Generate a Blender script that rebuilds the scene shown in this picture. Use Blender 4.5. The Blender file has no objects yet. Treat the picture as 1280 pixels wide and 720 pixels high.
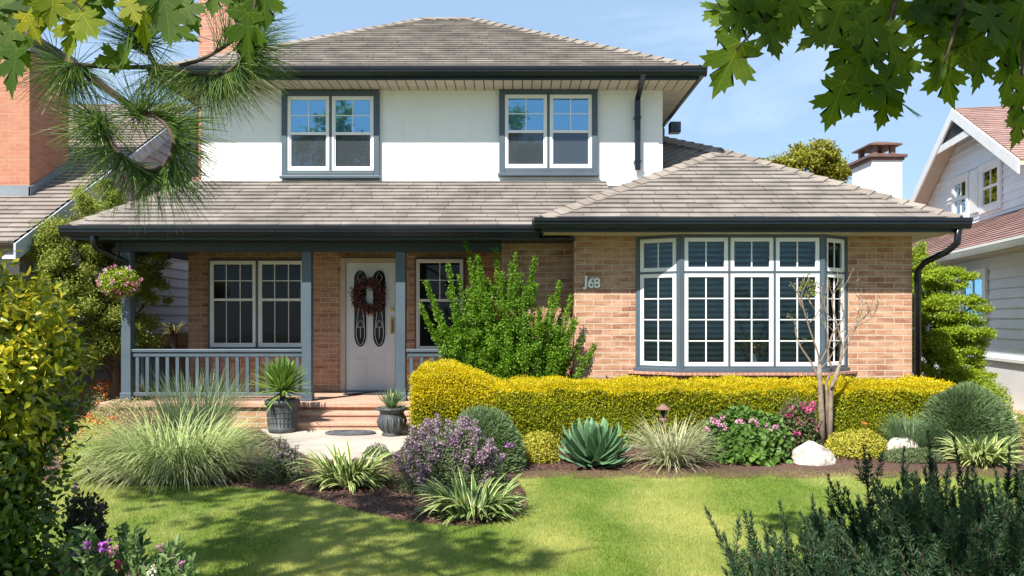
import bpy, math, random
import numpy as np
from mathutils import Vector
random.seed(7); R = np.random.default_rng(7)
rad = math.radians
scene = bpy.context.scene
C = scene.collection
# ------------------------------------------------------------------ camera, world, sun, exposure
F = 1000.0; H = 1.6; HOR = 400.0          # focal length in photo pixels, eye height, horizon row
cam_d = bpy.data.cameras.new('camera'); cam = bpy.data.objects.new('camera', cam_d); C.objects.link(cam)
cam.location = (0, 0, H); cam.rotation_euler = (rad(90), 0, 0)
cam_d.sensor_width = 36; cam_d.lens = F/1280*36; cam_d.shift_y = (HOR-360)/1280
cam_d.clip_start = 0.05; cam_d.clip_end = 3000
scene.camera = cam
SUN_EL, SUN_AZ = 49, 31                     # sun behind the camera, a little to the left
w = bpy.data.worlds.new('World'); scene.world = w; w.use_nodes = True
nt = w.node_tree; bg = nt.nodes['Background']
sky = nt.nodes.new('ShaderNodeTexSky'); sky.sky_type = 'NISHITA'; sky.sun_disc = False
sky.sun_elevation = rad(SUN_EL); sky.sun_rotation = rad(180+SUN_AZ); sky.altitude = 0; sky.air_density = 1.0; sky.dust_density = 0.3; sky.ozone_density = 2.6
tcw = nt.nodes.new('ShaderNodeTexCoord'); mpw = nt.nodes.new('ShaderNodeMapping'); mpw.inputs['Scale'].default_value = (1.2, 1.2, 4.5)
nzw = nt.nodes.new('ShaderNodeTexNoise'); nzw.inputs['Scale'].default_value = 2.1; nzw.inputs['Detail'].default_value = 7; nzw.inputs['Roughness'].default_value = .6
nzw.inputs['Distortion'].default_value = .6
rpw = nt.nodes.new('ShaderNodeValToRGB'); rpw.color_ramp.elements[0].position = .50; rpw.color_ramp.elements[1].position = .85
rpw.color_ramp.elements[1].color = (.55, .55, .55, 1)
mxw = nt.nodes.new('ShaderNodeMix'); mxw.data_type = 'RGBA'; mxw.inputs['B'].default_value = (6.5, 7.5, 8.5, 1)
nt.links.new(tcw.outputs['Generated'], mpw.inputs['Vector']); nt.links.new(mpw.outputs[0], nzw.inputs['Vector'])
nt.links.new(nzw.outputs['Fac'], rpw.inputs['Fac']); nt.links.new(rpw.outputs['Color'], mxw.inputs['Factor'])
vel = nt.nodes.new('ShaderNodeMix'); vel.data_type = 'RGBA'; vel.inputs['Factor'].default_value = .68; vel.inputs['B'].default_value = (3.0, 4.35, 6.1, 1)   # thin summer haze
nt.links.new(sky.outputs[0], vel.inputs['A']); nt.links.new(vel.outputs['Result'], mxw.inputs['A']); nt.links.new(mxw.outputs['Result'], bg.inputs['Color'])
bg.inputs['Strength'].default_value = 0.085
sd = bpy.data.lights.new('sun', 'SUN'); so = bpy.data.objects.new('sun', sd); C.objects.link(so)
sd.energy = 5.0; sd.angle = rad(0.6); sd.color = (1, .95, .88)
e, a = rad(SUN_EL), rad(SUN_AZ)
so.rotation_euler = Vector((math.sin(a)*math.cos(e), math.cos(a)*math.cos(e), -math.sin(e))).to_track_quat('-Z', 'Y').to_euler()
so.location = (-4, -10, 20)
vs = scene.view_settings; vs.view_transform = 'Standard'; vs.look = 'None'; vs.gamma = 1; vs.exposure = 1.0
vs.use_curve_mapping = False

# ------------------------------------------------------------------ helpers
def at(px, py, Y): return ((px-640)*Y/F, Y, H+(HOR-py)*Y/F)
def ax(px, Y): return (px-640)*Y/F
def az(py, Y): return H+(HOR-py)*Y/F
def tag(o, label=None, cat=None, group=None, kind=None):
    if label: o['label'] = label
    if cat: o['category'] = cat
    if group: o['group'] = group
    if kind: o['kind'] = kind
    return o
def thing(name, label, cat, loc=(0, 0, 0), group=None):
    o = bpy.data.objects.new(name, None); C.objects.link(o); o.location = loc; o.empty_display_size = .1
    return tag(o, label, cat, group)
def wloc(o):
    v = Vector((0, 0, 0))
    while o is not None: v = v+o.location; o = o.parent
    return v
def boxuv(me):
    n = len(me.loops)
    if n == 0: return
    co = np.empty(len(me.vertices)*3, 'f'); me.vertices.foreach_get('co', co); co = co.reshape(-1, 3)
    li = np.empty(n, 'i'); me.loops.foreach_get('vertex_index', li)
    pn = np.empty(len(me.polygons)*3, 'f'); me.polygons.foreach_get('normal', pn); pn = np.abs(pn.reshape(-1, 3))
    lt = np.empty(len(me.polygons), 'i'); me.polygons.foreach_get('loop_total', lt)
    ax_ = np.repeat(pn.argmax(1), lt); p = co[li]
    uv = np.where((ax_ == 0)[:, None], p[:, [1, 2]], np.where((ax_ == 1)[:, None], p[:, [0, 2]], p[:, [0, 1]]))
    me.uv_layers.new(name='UVMap').data.foreach_set('uv', uv.astype('f').ravel())
def link(name, me, mat, parent, smooth=False):
    o = bpy.data.objects.new(name, me); C.objects.link(o)
    if mat is not None: me.materials.append(mat)
    if parent is not None: o.parent = parent
    if smooth: me.polygons.foreach_set('use_smooth', [True]*len(me.polygons))
    return o
class MB:
    def __init__(s): s.v = []; s.f = []
    def box(s, x0, x1, y0, y1, z0, z1):
        i = len(s.v)
        s.v += [(x, y, z) for z in (z0, z1) for x, y in ((x0, y0), (x1, y0), (x1, y1), (x0, y1))]
        s.f += [(i, i+3, i+2, i+1), (i+4, i+5, i+6, i+7), (i, i+1, i+5, i+4), (i+1, i+2, i+6, i+5), (i+2, i+3, i+7, i+6), (i+3, i, i+4, i+7)]
        return s
    def poly(s, pts):
        i = len(s.v); s.v += [tuple(p) for p in pts]; s.f.append(tuple(range(i, i+len(pts)))); return s
    def prism(s, pts, d):
        """polygon pts extruded by vector d"""
        i = len(s.v); n = len(pts); d = Vector(d)
        s.v += [tuple(p) for p in pts]+[tuple(Vector(p)+d) for p in pts]
        s.f.append(tuple(range(i, i+n))); s.f.append(tuple(range(i+2*n-1, i+n-1, -1)))
        for k in range(n): s.f.append((i+k, i+n+k, i+n+(k+1) % n, i+(k+1) % n))
        return s
    def hexa(s, p8):
        i = len(s.v); s.v += [tuple(p) for p in p8]
        s.f += [(i, i+3, i+2, i+1), (i+4, i+5, i+6, i+7), (i, i+1, i+5, i+4), (i+1, i+2, i+6, i+5), (i+2, i+3, i+7, i+6), (i+3, i, i+4, i+7)]
        return s
    def tube(s, pts, r, n=8, cap=True):
        pts = [Vector(p) for p in pts]; m = len(pts)
        if not hasattr(r, '__len__'): r = [r]*m
        i0 = len(s.v); up = Vector((.13, .21, 1)).normalized()
        for k, p in enumerate(pts):
            t = (pts[min(k+1, m-1)]-pts[max(k-1, 0)]).normalized()
            if abs(t.dot(up)) > .97: up = Vector((1, .1, 0)).normalized()
            e1 = t.cross(up).normalized(); e2 = t.cross(e1).normalized(); up = -e2 if False else up
            for j in range(n):
                q = 2*math.pi*j/n; s.v.append(tuple(p+(e1*math.cos(q)+e2*math.sin(q))*r[k]))
        for k in range(m-1):
            for j in range(n):
                a_, b_ = i0+k*n+j, i0+k*n+(j+1) % n; s.f.append((a_, b_, b_+n, a_+n))
        if cap: s.f.append(tuple(range(i0+n-1, i0-1, -1))); s.f.append(tuple(range(i0+(m-1)*n, i0+m*n)))
        return s
    def lathe(s, prof, c, n=24):
        i0 = len(s.v); m = len(prof)
        for r, z in prof:
            for j in range(n):
                q = 2*math.pi*j/n; s.v.append((c[0]+r*math.cos(q), c[1]+r*math.sin(q), c[2]+z))
        for k in range(m-1):
            for j in range(n):
                a_, b_ = i0+k*n+j, i0+k*n+(j+1) % n; s.f.append((a_, b_, b_+n, a_+n))
        return s
    def build(s, name, mat, parent=None, bevel=0, smooth=False):
        off = wloc(parent) if parent is not None else Vector((0, 0, 0))
        me = bpy.data.meshes.new(name); me.from_pydata([tuple(Vector(v)-off) for v in s.v], [], s.f)
        me.update(); boxuv(me)
        if off.length:
            pass
        o = link(name, me, mat, parent, smooth)
        if bevel:
            b = o.modifiers.new('bevel', 'BEVEL'); b.width = bevel; b.segments = 2; b.limit_method = 'ANGLE'; b.angle_limit = rad(40)
        return o
def nmesh(name, V, Fc, mat, parent=None, uv=None, smooth=False):
    """V (n,3), Fc (m,k) all faces with k corners, uv per vertex"""
    off = np.array(wloc(parent)) if parent is not None else 0
    V = np.asarray(V, 'f')-off; Fc = np.asarray(Fc, 'i'); m, k = Fc.shape
    me = bpy.data.meshes.new(name); me.vertices.add(len(V)); me.vertices.foreach_set('co', V.astype('f').ravel())
    me.loops.add(m*k); me.loops.foreach_set('vertex_index', Fc.ravel())
    me.polygons.add(m); me.polygons.foreach_set('loop_start', np.arange(0, m*k, k, dtype='i'))
    me.update(calc_edges=True)
    if uv is not None: me.uv_layers.new(name='UVMap').data.foreach_set('uv', np.asarray(uv, 'f')[Fc.ravel()].ravel())
    return link(name, me, mat, parent, smooth)
def norm(a): return a/np.maximum(np.linalg.norm(a, axis=-1, keepdims=True), 1e-9)
# leaf templates: (along, across, up), triangles
T_DIA = (np.array([(0, 0, 0), (.45, .5, .09), (1, 0, -.05), (.45, -.5, .09)]), np.array([(0, 1, 2), (0, 2, 3)]))
T_OV = (np.array([(0, 0, 0), (.22, .36, .06), (.6, .42, .05), (1, 0, -.12), (.6, -.42, .05), (.22, -.36, .06), (.5, 0, -.02)]),
        np.array([(0, 1, 6), (1, 2, 6), (2, 3, 6), (3, 4, 6), (4, 5, 6), (5, 0, 6)]))
T_TRI = (np.array([(0, .5, 0), (0, -.5, 0), (1, 0, 0)]), np.array([(0, 1, 2)]))
def maple_template():
    half = [(0, 0), (-.06, .10), (-.16, .24), (-.04, .26), (-.12, .44), (.02, .40), (.02, .50), (.12, .42), (.17, .22), (.27, .30), (.36, .52), (.42, .46), (.50, .60), (.53, .44), (.64, .45), (.56, .30), (.60, .25), (.50, .12),
            (.66, .17), (.70, .26), (.77, .16), (.88, .17), (.84, .09), (1.05, 0)]
    pts = [(x, y) for x, y in half]+[(x, -y) for x, y in half[-2:0:-1]]
    V = [(.30, 0, -.02)]+[(x, y, .10*abs(y)-.12*x*x) for x, y in pts]; n = len(pts)
    return np.array(V), np.array([(0, 1+k, 1+(k+1) % n) for k in range(n)])
T_MAP = maple_template()
def leaves(name, P, U, N, L, W, mat, parent, T=T_DIA):
    curl = R.uniform(-.6, 2.6, (len(P), 1, 1)) if T is T_MAP else 1.0
    P = np.asarray(P, float); n = len(P); U = norm(np.asarray(U, float)); N = np.asarray(N, float)
    S = norm(np.cross(N, U)); N = np.cross(U, S)
    L = np.broadcast_to(L, (n,))[:, None, None]; W = np.broadcast_to(W, (n,))[:, None, None]
    t, f = T
    V = P[:, None]+U[:, None]*t[None, :, 0:1]*L+S[:, None]*t[None, :, 1:2]*W+N[:, None]*t[None, :, 2:3]*L*curl
    Fc = f[None]+(np.arange(n)*len(t))[:, None, None]
    uv = np.tile(np.stack([t[:, 1]+.5, t[:, 0]], 1), (n, 1))
    return nmesh(name, V.reshape(-1, 3), Fc.reshape(-1, f.shape[1]), mat, parent, uv)
def rdir(n, up=0.0):
    v = R.normal(size=(n, 3)); v = norm(v); v[:, 2] += up; return norm(v)
def blades(name, n, c, base_r, L, W, el, bend, mat, parent, nseg=6, fold=.25, prof='grass', azr=(0, 2*math.pi), sq=(1, 1), even=None):
    azm = R.uniform(*azr, n); rr = np.sqrt(R.uniform(0, 1, n)); q = rr
    P = np.stack([c[0]+np.cos(azm)*rr*base_r*sq[0], c[1]+np.sin(azm)*rr*base_r*sq[1], np.full(n, float(c[2]))], 1)
    azm = azm+R.normal(0, .35, n) if even is None else (np.arange(n)*2*math.pi/n+even*.4+R.normal(0, .05, n)); Ls = R.uniform(*L, n)
    el0 = np.radians(el[1]+(el[0]-el[1])*q+R.normal(0, 5, n)); bd = np.radians(R.uniform(*bend, n))
    S = np.stack([-np.sin(azm), np.cos(azm), np.zeros(n)], 1)
    V = []; UV = []
    for k in range(nseg+1):
        t = k/nseg; el_ = el0-bd*t**1.3
        D = np.stack([np.cos(azm)*np.cos(el_), np.sin(azm)*np.cos(el_), np.sin(el_)], 1)
        if k: P = P+D*(Ls/nseg)[:, None]
        if prof == 'grass': wd = W*(1-t)**.6*(.7+.6*t) if t < 1 else 0
        elif prof == 'agave': wd = W*(.55+1.1*t-.2*t*t)*(1-t**3.2)**.8
        else: wd = W*math.sin(math.pi*min(1, .12+.88*t))**.8 if t < 1 else 0
        wd = max(wd, W*.03)
        N = np.cross(D, S)*-1
        V += [P-S*wd/2+N*wd*fold, P-N*0, P+S*wd/2+N*wd*fold]; UV += [np.tile((0, t), (n, 1)), np.tile((.5, t), (n, 1)), np.tile((1, t), (n, 1))]
    V = np.stack(V, 1); UV = np.stack(UV, 1); m = 3*(nseg+1)
    f = []
    for k in range(nseg): f += [(3*k, 3*k+1, 3*k+4, 3*k+3), (3*k+1, 3*k+2, 3*k+5, 3*k+4)]
    Fc = np.array(f)[None]+(np.arange(n)*m)[:, None, None]
    return nmesh(name, V.reshape(-1, 3), Fc.reshape(-1, 4), mat, parent, UV.reshape(-1, 2))
def clumps(name, cl, n, L, W, mat, parent, T=T_DIA, up=.5, shell=.55, jit=.0, flat=1.0, sub=14, subr=.32, hang=0):
    """leaf cloud: cl = list of (x,y,z,rx,ry,rz); every ellipsoid is broken into sub-clumps"""
    cl = np.array(cl, float); vol = cl[:, 3]*cl[:, 5]; cnt = np.maximum(20, (n*vol/vol.sum())).astype(int)
    P = []; O = []
    for (x, y, z, rx, ry, rz), m in zip(cl, cnt):
        sc = rdir(sub, .25)*R.uniform(shell, 1.0, (sub, 1)); k = R.integers(0, sub, m)
        q = sc[k]+R.normal(0, subr*.5, (m, 3))*np.array([1, 1, flat]); q = q*np.minimum(1, 1.25/np.maximum(np.linalg.norm(q, axis=1, keepdims=True), 1e-6))
        P.append(q*np.array([rx, ry, rz])+np.array([x, y, z])); O.append(norm(q))
    P = np.concatenate(P); O = np.concatenate(O); m = len(P)
    N = norm(O*.6+rdir(m)*.6+np.array([0, 0, up])); U = norm(rdir(m)+O*.5+np.array([0, 0, -hang]))
    return leaves(name, P, U, N, R.uniform(L[0], L[1], m), R.uniform(W[0], W[1], m), mat, parent, T)
def dome(name, c, r, n, L, W, mat, parent, T=T_DIA, spiky=0., lumps=26, lr=.13, inner=.55, fill=.0):
    """rounded shrub: half ellipsoid with lumps; c base centre, r=(rx,ry,h)"""
    D = rdir(n); D[:, 2] = np.abs(D[:, 2]); k = rdir(lumps); k[:, 2] = np.abs(k[:, 2]); amp = R.uniform(-1, 1, lumps)
    g = (np.exp(-((D[:, None]-k[None])**2).sum(2)/.09)*amp).sum(1)
    rr = (1+lr*g)*(inner+(1-inner)*R.uniform(0, 1, n)**.45)
    P = D*rr[:, None]*np.array(r)+np.array(c)
    low = R.uniform(0, 1, n) < fill
    O = norm(D/np.array(r)); U = norm(O*(.4+2*spiky)+rdir(n)*(1-.7*spiky)+np.array([0, 0, .25])); N = norm(O*.8+rdir(n)*.8+np.array([0, 0, .3]))
    return leaves(name, P, U, N, R.uniform(L[0], L[1], n), R.uniform(W[0], W[1], n), mat, parent, T)
def blossom(name, Cs, Ns, size, mat, parent, petals=6, lift=.35):
    Cs = np.asarray(Cs, float); Ns = norm(np.asarray(Ns, float)); n = len(Cs)
    e1 = norm(np.cross(Ns, rdir(n))); e2 = np.cross(Ns, e1); P = []; U = []; N = []
    for k in range(petals):
        q = 2*math.pi*k/petals; u = e1*math.cos(q)+e2*math.sin(q)+Ns*lift; P.append(Cs); U.append(u); N.append(Ns-u*.3)
    L = np.tile(np.broadcast_to(size, (n,)), petals)
    return leaves(name, np.concatenate(P), np.concatenate(U), np.concatenate(N), L, L*.85, mat, parent, T_OV)
def ball_flower(name, c, r, mat, parent, n=26, s=.6):
    D = rdir(n, .3); return leaves(name, np.array(c)+D*r*R.uniform(.4, .8, (n, 1)), norm(rdir(n)+D*.5), D+rdir(n)*.3, r*s, r*s*.9, mat, parent, T_OV)

# ------------------------------------------------------------------ materials
def newmat(name):
    m = bpy.data.materials.new(name); m.use_nodes = True; return m, m.node_tree, m.node_tree.nodes['Principled BSDF']
def noise_fac(nt, scale, detail=4, coord='Object', lo=.35, hi=.65, mscale=None):
    tc = nt.nodes.new('ShaderNodeTexCoord'); nz = nt.nodes.new('ShaderNodeTexNoise'); nz.inputs['Scale'].default_value = scale; nz.inputs['Detail'].default_value = detail
    src = tc.outputs[coord]
    if mscale:
        mp = nt.nodes.new('ShaderNodeMapping'); mp.inputs['Scale'].default_value = mscale; nt.links.new(src, mp.inputs['Vector']); src = mp.outputs[0]
    nt.links.new(src, nz.inputs['Vector'])
    mr = nt.nodes.new('ShaderNodeMapRange'); mr.inputs['From Min'].default_value = lo; mr.inputs['From Max'].default_value = hi
    nt.links.new(nz.outputs['Fac'], mr.inputs['Value']); return mr.outputs['Result'], nz.outputs['Fac']
def mix(nt, fac, A, B, mode='MIX'):
    m = nt.nodes.new('ShaderNodeMix'); m.data_type = 'RGBA'; m.blend_type = mode
    for s, v in (('Factor', fac), ('A', A), ('B', B)):
        if isinstance(v, (int, float)): m.inputs[s].default_value = v
        elif isinstance(v, tuple): m.inputs[s].default_value = (*v[:3], 1)
        else: nt.links.new(v, m.inputs[s])
    return m.outputs['Result']
def bump(nt, b, h, strength=.3, dist=.01):
    n = nt.nodes.new('ShaderNodeBump'); n.inputs['Strength'].default_value = strength; n.inputs['Distance'].default_value = dist
    nt.links.new(h, n.inputs['Height']); nt.links.new(n.outputs[0], b.inputs['Normal'])
def simple(name, c, c2=None, rough=.6, scale=6, metal=0, bs=.15, bscale=60, spec=.5):
    m, nt, b = newmat(name); c2 = c2 or tuple(x*.8 for x in c)
    f, _ = noise_fac(nt, scale); nt.links.new(mix(nt, f, c, c2), b.inputs['Base Color'])
    b.inputs['Roughness'].default_value = rough; b.inputs['Metallic'].default_value = metal; b.inputs['Specular IOR Level'].default_value = spec
    if bs:
        _, h = noise_fac(nt, bscale, 5); bump(nt, b, h, bs, .004)
    return m
def brick(name, c1, c2, c3, mortar, bw=.40, bh=.082, ms=.007, offset=.5):
    m, nt, b = newmat(name); tc = nt.nodes.new('ShaderNodeTexCoord')
    br = nt.nodes.new('ShaderNodeTexBrick'); br.inputs['Scale'].default_value = 1; br.inputs['Brick Width'].default_value = bw; br.inputs['Row Height'].default_value = bh
    br.inputs['Mortar Size'].default_value = ms; br.inputs['Mortar Smooth'].default_value = .15; br.offset = offset; br.inputs['Bias'].default_value = 0
    br.inputs['Color1'].default_value = (*c1, 1); br.inputs['Color2'].default_value = (*c2, 1); br.inputs['Mortar'].default_value = (*mortar, 1)
    wv = nt.nodes.new('ShaderNodeTexNoise'); wv.inputs['Scale'].default_value = 5; wv.inputs['Detail'].default_value = 3
    nt.links.new(tc.outputs['UV'], wv.inputs['Vector'])
    va = nt.nodes.new('ShaderNodeVectorMath'); va.operation = 'MULTIPLY_ADD'; va.inputs[1].default_value = (.012, .012, 0)
    nt.links.new(wv.outputs['Color'], va.inputs[0]); nt.links.new(tc.outputs['UV'], va.inputs[2]); nt.links.new(va.outputs[0], br.inputs['Vector'])
    f, _ = noise_fac(nt, 3.2, 6, 'UV', .4, .68, (1, 4, 1)); f2, h2 = noise_fac(nt, 38, 6, 'UV', .3, .7)
    col = mix(nt, f, br.outputs['Color'], c3); mf = nt.nodes.new('ShaderNodeMath'); mf.operation = 'MULTIPLY'
    keep = mix(nt, br.outputs['Fac'], col, mortar); col = mix(nt, .35, keep, mix(nt, f2, (.35, .35, .35), (1, 1, 1)), 'MULTIPLY')
    nt.links.new(col, b.inputs['Base Color']); b.inputs['Roughness'].default_value = .85
    sub = nt.nodes.new('ShaderNodeMath'); sub.operation = 'MULTIPLY_ADD'; sub.inputs[1].default_value = -1.0
    nt.links.new(br.outputs['Fac'], sub.inputs[0])
    mu = nt.nodes.new('ShaderNodeMath'); mu.operation = 'MULTIPLY'; mu.inputs[1].default_value = .5; nt.links.new(h2, mu.inputs[0]); nt.links.new(mu.outputs[0], sub.inputs[2])
    bump(nt, b, sub.outputs[0], .8, .008); return m
def island(name, cols, rough=.8, bs=.3, bscale=50, nz=.25, nscale=3, spec=.3):
    """colour chosen per connected piece"""
    m, nt, b = newmat(name); g = nt.nodes.new('ShaderNodeNewGeometry'); r = nt.nodes.new('ShaderNodeValToRGB')
    cr = r.color_ramp
    while len(cr.elements) < len(cols): cr.elements.new(.5)
    for i, c in enumerate(cols): cr.elements[i].position = i/(len(cols)-1); cr.elements[i].color = (*c, 1)
    nt.links.new(g.outputs['Random Per Island'], r.inputs['Fac']); f, _ = noise_fac(nt, nscale)
    nt.links.new(mix(nt, f, r.outputs['Color'], mix(nt, 1.0, r.outputs['Color'], (1-nz, 1-nz, 1-nz), 'MULTIPLY')), b.inputs['Base Color'])
    b.inputs['Roughness'].default_value = rough; b.inputs['Specular IOR Level'].default_value = spec
    if bs: _, h = noise_fac(nt, bscale, 4); bump(nt, b, h, bs, .004)
    return m
def leafm(name, cols, trans=.35, rough=.5, tcol=None, edge=None, spec=.35):
    m = island(name, cols, rough, 0, spec=spec, nz=.15); nt = m.node_tree; b = nt.nodes['Principled BSDF']; out = nt.nodes['Material Output']
    col = b.inputs['Base Color'].links[0].from_socket
    if edge:
        tc = nt.nodes.new('ShaderNodeTexCoord'); sp = nt.nodes.new('ShaderNodeSeparateXYZ'); nt.links.new(tc.outputs['UV'], sp.inputs[0])
        s = nt.nodes.new('ShaderNodeMath'); s.operation = 'SUBTRACT'; s.inputs[1].default_value = .5; nt.links.new(sp.outputs[0], s.inputs[0])
        ab = nt.nodes.new('ShaderNodeMath'); ab.operation = 'ABSOLUTE'; nt.links.new(s.outputs[0], ab.inputs[0])
        mr = nt.nodes.new('ShaderNodeMapRange'); mr.inputs['From Min'].default_value = edge[1]; mr.inputs['From Max'].default_value = edge[1]+.08; nt.links.new(ab.outputs[0], mr.inputs['Value'])
        col = mix(nt, mr.outputs[0], col, edge[0]); nt.links.new(col, b.inputs['Base Color'])
    t = nt.nodes.new('ShaderNodeBsdfTranslucent'); ms = nt.nodes.new('ShaderNodeMixShader'); ms.inputs[0].default_value = trans
    if tcol: nt.links.new(mix(nt, 1.0, col, tcol, 'MULTIPLY'), t.inputs['Color'])
    else: nt.links.new(col, t.inputs['Color'])
    nt.links.new(b.outputs[0], ms.inputs[1]); nt.links.new(t.outputs[0], ms.inputs[2]); nt.links.new(ms.outputs[0], out.inputs['Surface'])
    return m
def glass(name, tint, refl=.35, see=0, rtint=(.75, .87, 1)):
    m, nt, b = newmat(name); out = nt.nodes['Material Output']; b.inputs['Base Color'].default_value = (*tint, 1); b.inputs['Roughness'].default_value = .35; b.inputs['Specular IOR Level'].default_value = .05
    g = nt.nodes.new('ShaderNodeBsdfGlossy'); g.inputs['Roughness'].default_value = .02; g.inputs['Color'].default_value = (*rtint, 1)
    _, h = noise_fac(nt, 1.3, 1); bn = nt.nodes.new('ShaderNodeBump'); bn.inputs['Strength'].default_value = .06; bn.inputs['Distance'].default_value = .05; nt.links.new(h, bn.inputs['Height']); nt.links.new(bn.outputs[0], g.inputs['Normal'])
    base = b.outputs[0]
    if see:
        tr = nt.nodes.new('ShaderNodeBsdfTransparent'); tr.inputs[0].default_value = (.8, .9, .92, 1); mm = nt.nodes.new('ShaderNodeMixShader'); mm.inputs[0].default_value = see
        nt.links.new(base, mm.inputs[1]); nt.links.new(tr.outputs[0], mm.inputs[2]); base = mm.outputs[0]
    ms = nt.nodes.new('ShaderNodeMixShader'); fr = nt.nodes.new('ShaderNodeMapRange'); lw = nt.nodes.new('ShaderNodeLayerWeight'); lw.inputs['Blend'].default_value = .3
    fr.inputs['To Min'].default_value = refl; fr.inputs['To Max'].default_value = 1; nt.links.new(lw.outputs['Fresnel'], fr.inputs['Value']); fr.inputs['From Min'].default_value = .05
    nt.links.new(fr.outputs[0], ms.inputs[0]); nt.links.new(base, ms.inputs[1]); nt.links.new(g.outputs[0], ms.inputs[2]); nt.links.new(ms.outputs[0], out.inputs['Surface'])
    return m
M = {}
M['brick'] = brick('house_brick', (.45, .23, .135), (.27, .112, .065), (.56, .345, .22), (.56, .475, .37), .255, .082, .006)
M['brick_ch'] = brick('chimney_brick', (.50, .21, .13), (.42, .16, .10), (.52, .25, .16), (.52, .42, .34), .22, .075, .006)
M['brick_dk'] = brick('neighbour_brick', (.47, .19, .11), (.40, .145, .085), (.50, .22, .13), (.48, .32, .24), .2, .065, .004)
M['rowlock'] = brick('rowlock_brick', (.44, .20, .13), (.36, .15, .10), (.50, .26, .18), (.52, .44, .36), .075, .3, .006, 0)
M['stepstone'] = brick('step_brick', (.55, .32, .22), (.46, .25, .17), (.60, .38, .27), (.55, .44, .35), .24, .12, .005)
M['stucco'] = simple('white_stucco', (.79, .79, .775), (.735, .74, .73), .9, 1.2, bs=.6, bscale=45)
_n = M['stucco'].node_tree; _b = _n.nodes['Principled BSDF']; _src = _b.inputs['Base Color'].links[0].from_socket; _f, _ = noise_fac(_n, 2.2, 6, 'Object', .55, .85, (2.5, 2.5, .6)); _n.links.new(mix(_n, _f, _src, (.70, .695, .67)), _b.inputs['Base Color'])
M['trim'] = simple('blue_grey_paint', (.070, .098, .122), (.056, .080, .102), .45, 3, bs=.08)
M['beam'] = simple('dark_beam_paint', (.016, .028, .034), (.012, .021, .027), .5, 3, bs=.08)
M['gutter'] = simple('gutter_paint', (.0075, .011, .014), (.0055, .008, .011), .25, 3, bs=.03)
M['white'] = simple('white_paint', (.80, .80, .79), (.74, .74, .73), .4, 4, bs=.06)
M['cream'] = simple('cream_soffit', (.50, .44, .34), (.44, .38, .29), .7, 4, bs=.1)
M['door'] = simple('door_paint', (.66, .70, .73), (.62, .66, .70), .4, 3, bs=.05)
M['shingle'] = island('grey_shingle', [(.21, .183, .16), (.25, .222, .198), (.225, .198, .175), (.27, .242, .215), (.235, .205, .18)], .9, .6, 120, .35, 2.5)
M['shingle_l'] = island('brown_grey_shingle', [(.20, .165, .145), (.27, .23, .20), (.23, .195, .17)], .9, .5, 120, .2, 1.5)
M['shingle_r'] = island('pink_shingle', [(.31, .195, .17), (.38, .25, .22), (.34, .22, .19)], .9, .5, 120, .2, 1.5)
M['cap'] = island('ridge_cap', [(.22, .185, .155), (.29, .25, .21)], .9, .5, 120)
M['deck'] = simple('roof_deck', (.12, .10, .085), None, .9)
M['siding_r'] = island('pale_siding', [(.76, .79, .84), (.82, .85, .88)], .6, .1, 40, .06)
M['siding_l'] = island('grey_siding', [(.36, .34, .36), (.42, .40, .42)], .6, .1, 40, .08)
M['concrete'] = simple('concrete', (.44, .395, .33), (.34, .305, .26), .85, 2.2, bs=.3, bscale=120)
M['metal'] = simple('lead_flashing', (.20, .23, .26), None, .5, 4, bs=.1)
M['brass'] = simple('brass', (.55, .36, .12), None, .3, 4, metal=.9, bs=0)
M['pot'] = simple('charcoal_pot', (.045, .05, .055), (.075, .08, .085), .55, 9, bs=.5, bscale=40)
M['soil'] = simple('potting_soil', (.035, .022, .015), None, .95, 20, bs=.8)
M['bark'] = simple('bark', (.085, .055, .04), (.04, .028, .02), .9, 14, bs=.9, bscale=45)
M['bark_p'] = simple('pale_bark', (.27, .205, .155), (.165, .12, .09), .85, 18, bs=.6, bscale=60)
M['stone'] = simple('white_boulder', (.58, .54, .48), (.42, .38, .32), .85, 5, bs=.9, bscale=14)
_n = M['stone'].node_tree; _b = _n.nodes['Principled BSDF']; _f, _h = noise_fac(_n, 9, 9, 'Object', .48, .72); bump(_n, _b, _h, .9, .05)
_s = _b.inputs['Base Color'].links[0].from_socket; _n.links.new(mix(_n, _f, _s, (.20, .16, .12)), _b.inputs['Base Color'])
M['wood'] = simple('fence_wood', (.42, .28, .17), (.33, .21, .13), .8, 8, bs=.3)
M['copper'] = simple('brown_metal', (.16, .085, .06), (.11, .06, .045), .55, 6, bs=.1)
M['rust'] = simple('rusty_metal', (.22, .12, .08), (.14, .08, .06), .8, 20, bs=.3)
M['mat'] = simple('grey_rubber', (.085, .09, .10), (.14, .145, .155), .8, 60, bs=.5)
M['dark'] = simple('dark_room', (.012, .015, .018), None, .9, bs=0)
M['blind'] = simple('slatted_blind', (.30, .38, .40), None, .5, bs=0)
M['screen'] = simple('insect_screen', (.042, .05, .058), (.055, .064, .072), .7, 180, bs=.5, bscale=400)
M['glass_up'] = glass('sky_glass', (.03, .12, .20), .42, 0, (.38, .72, 1.0))
M['glass_screen'] = glass('screened_glass', (.040, .048, .055), .10, 0, (.45, .62, .75))
M['glass_dark'] = glass('dark_glass', (.005, .007, .009), .03, 0, (.45, .5, .52))
M['glass_bay'] = glass('bay_glass', (.02, .04, .05), .035, .94, (.6, .75, .8))
M['num'] = simple('white_enamel', (.82, .82, .80), None, .3, bs=0)

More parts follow.
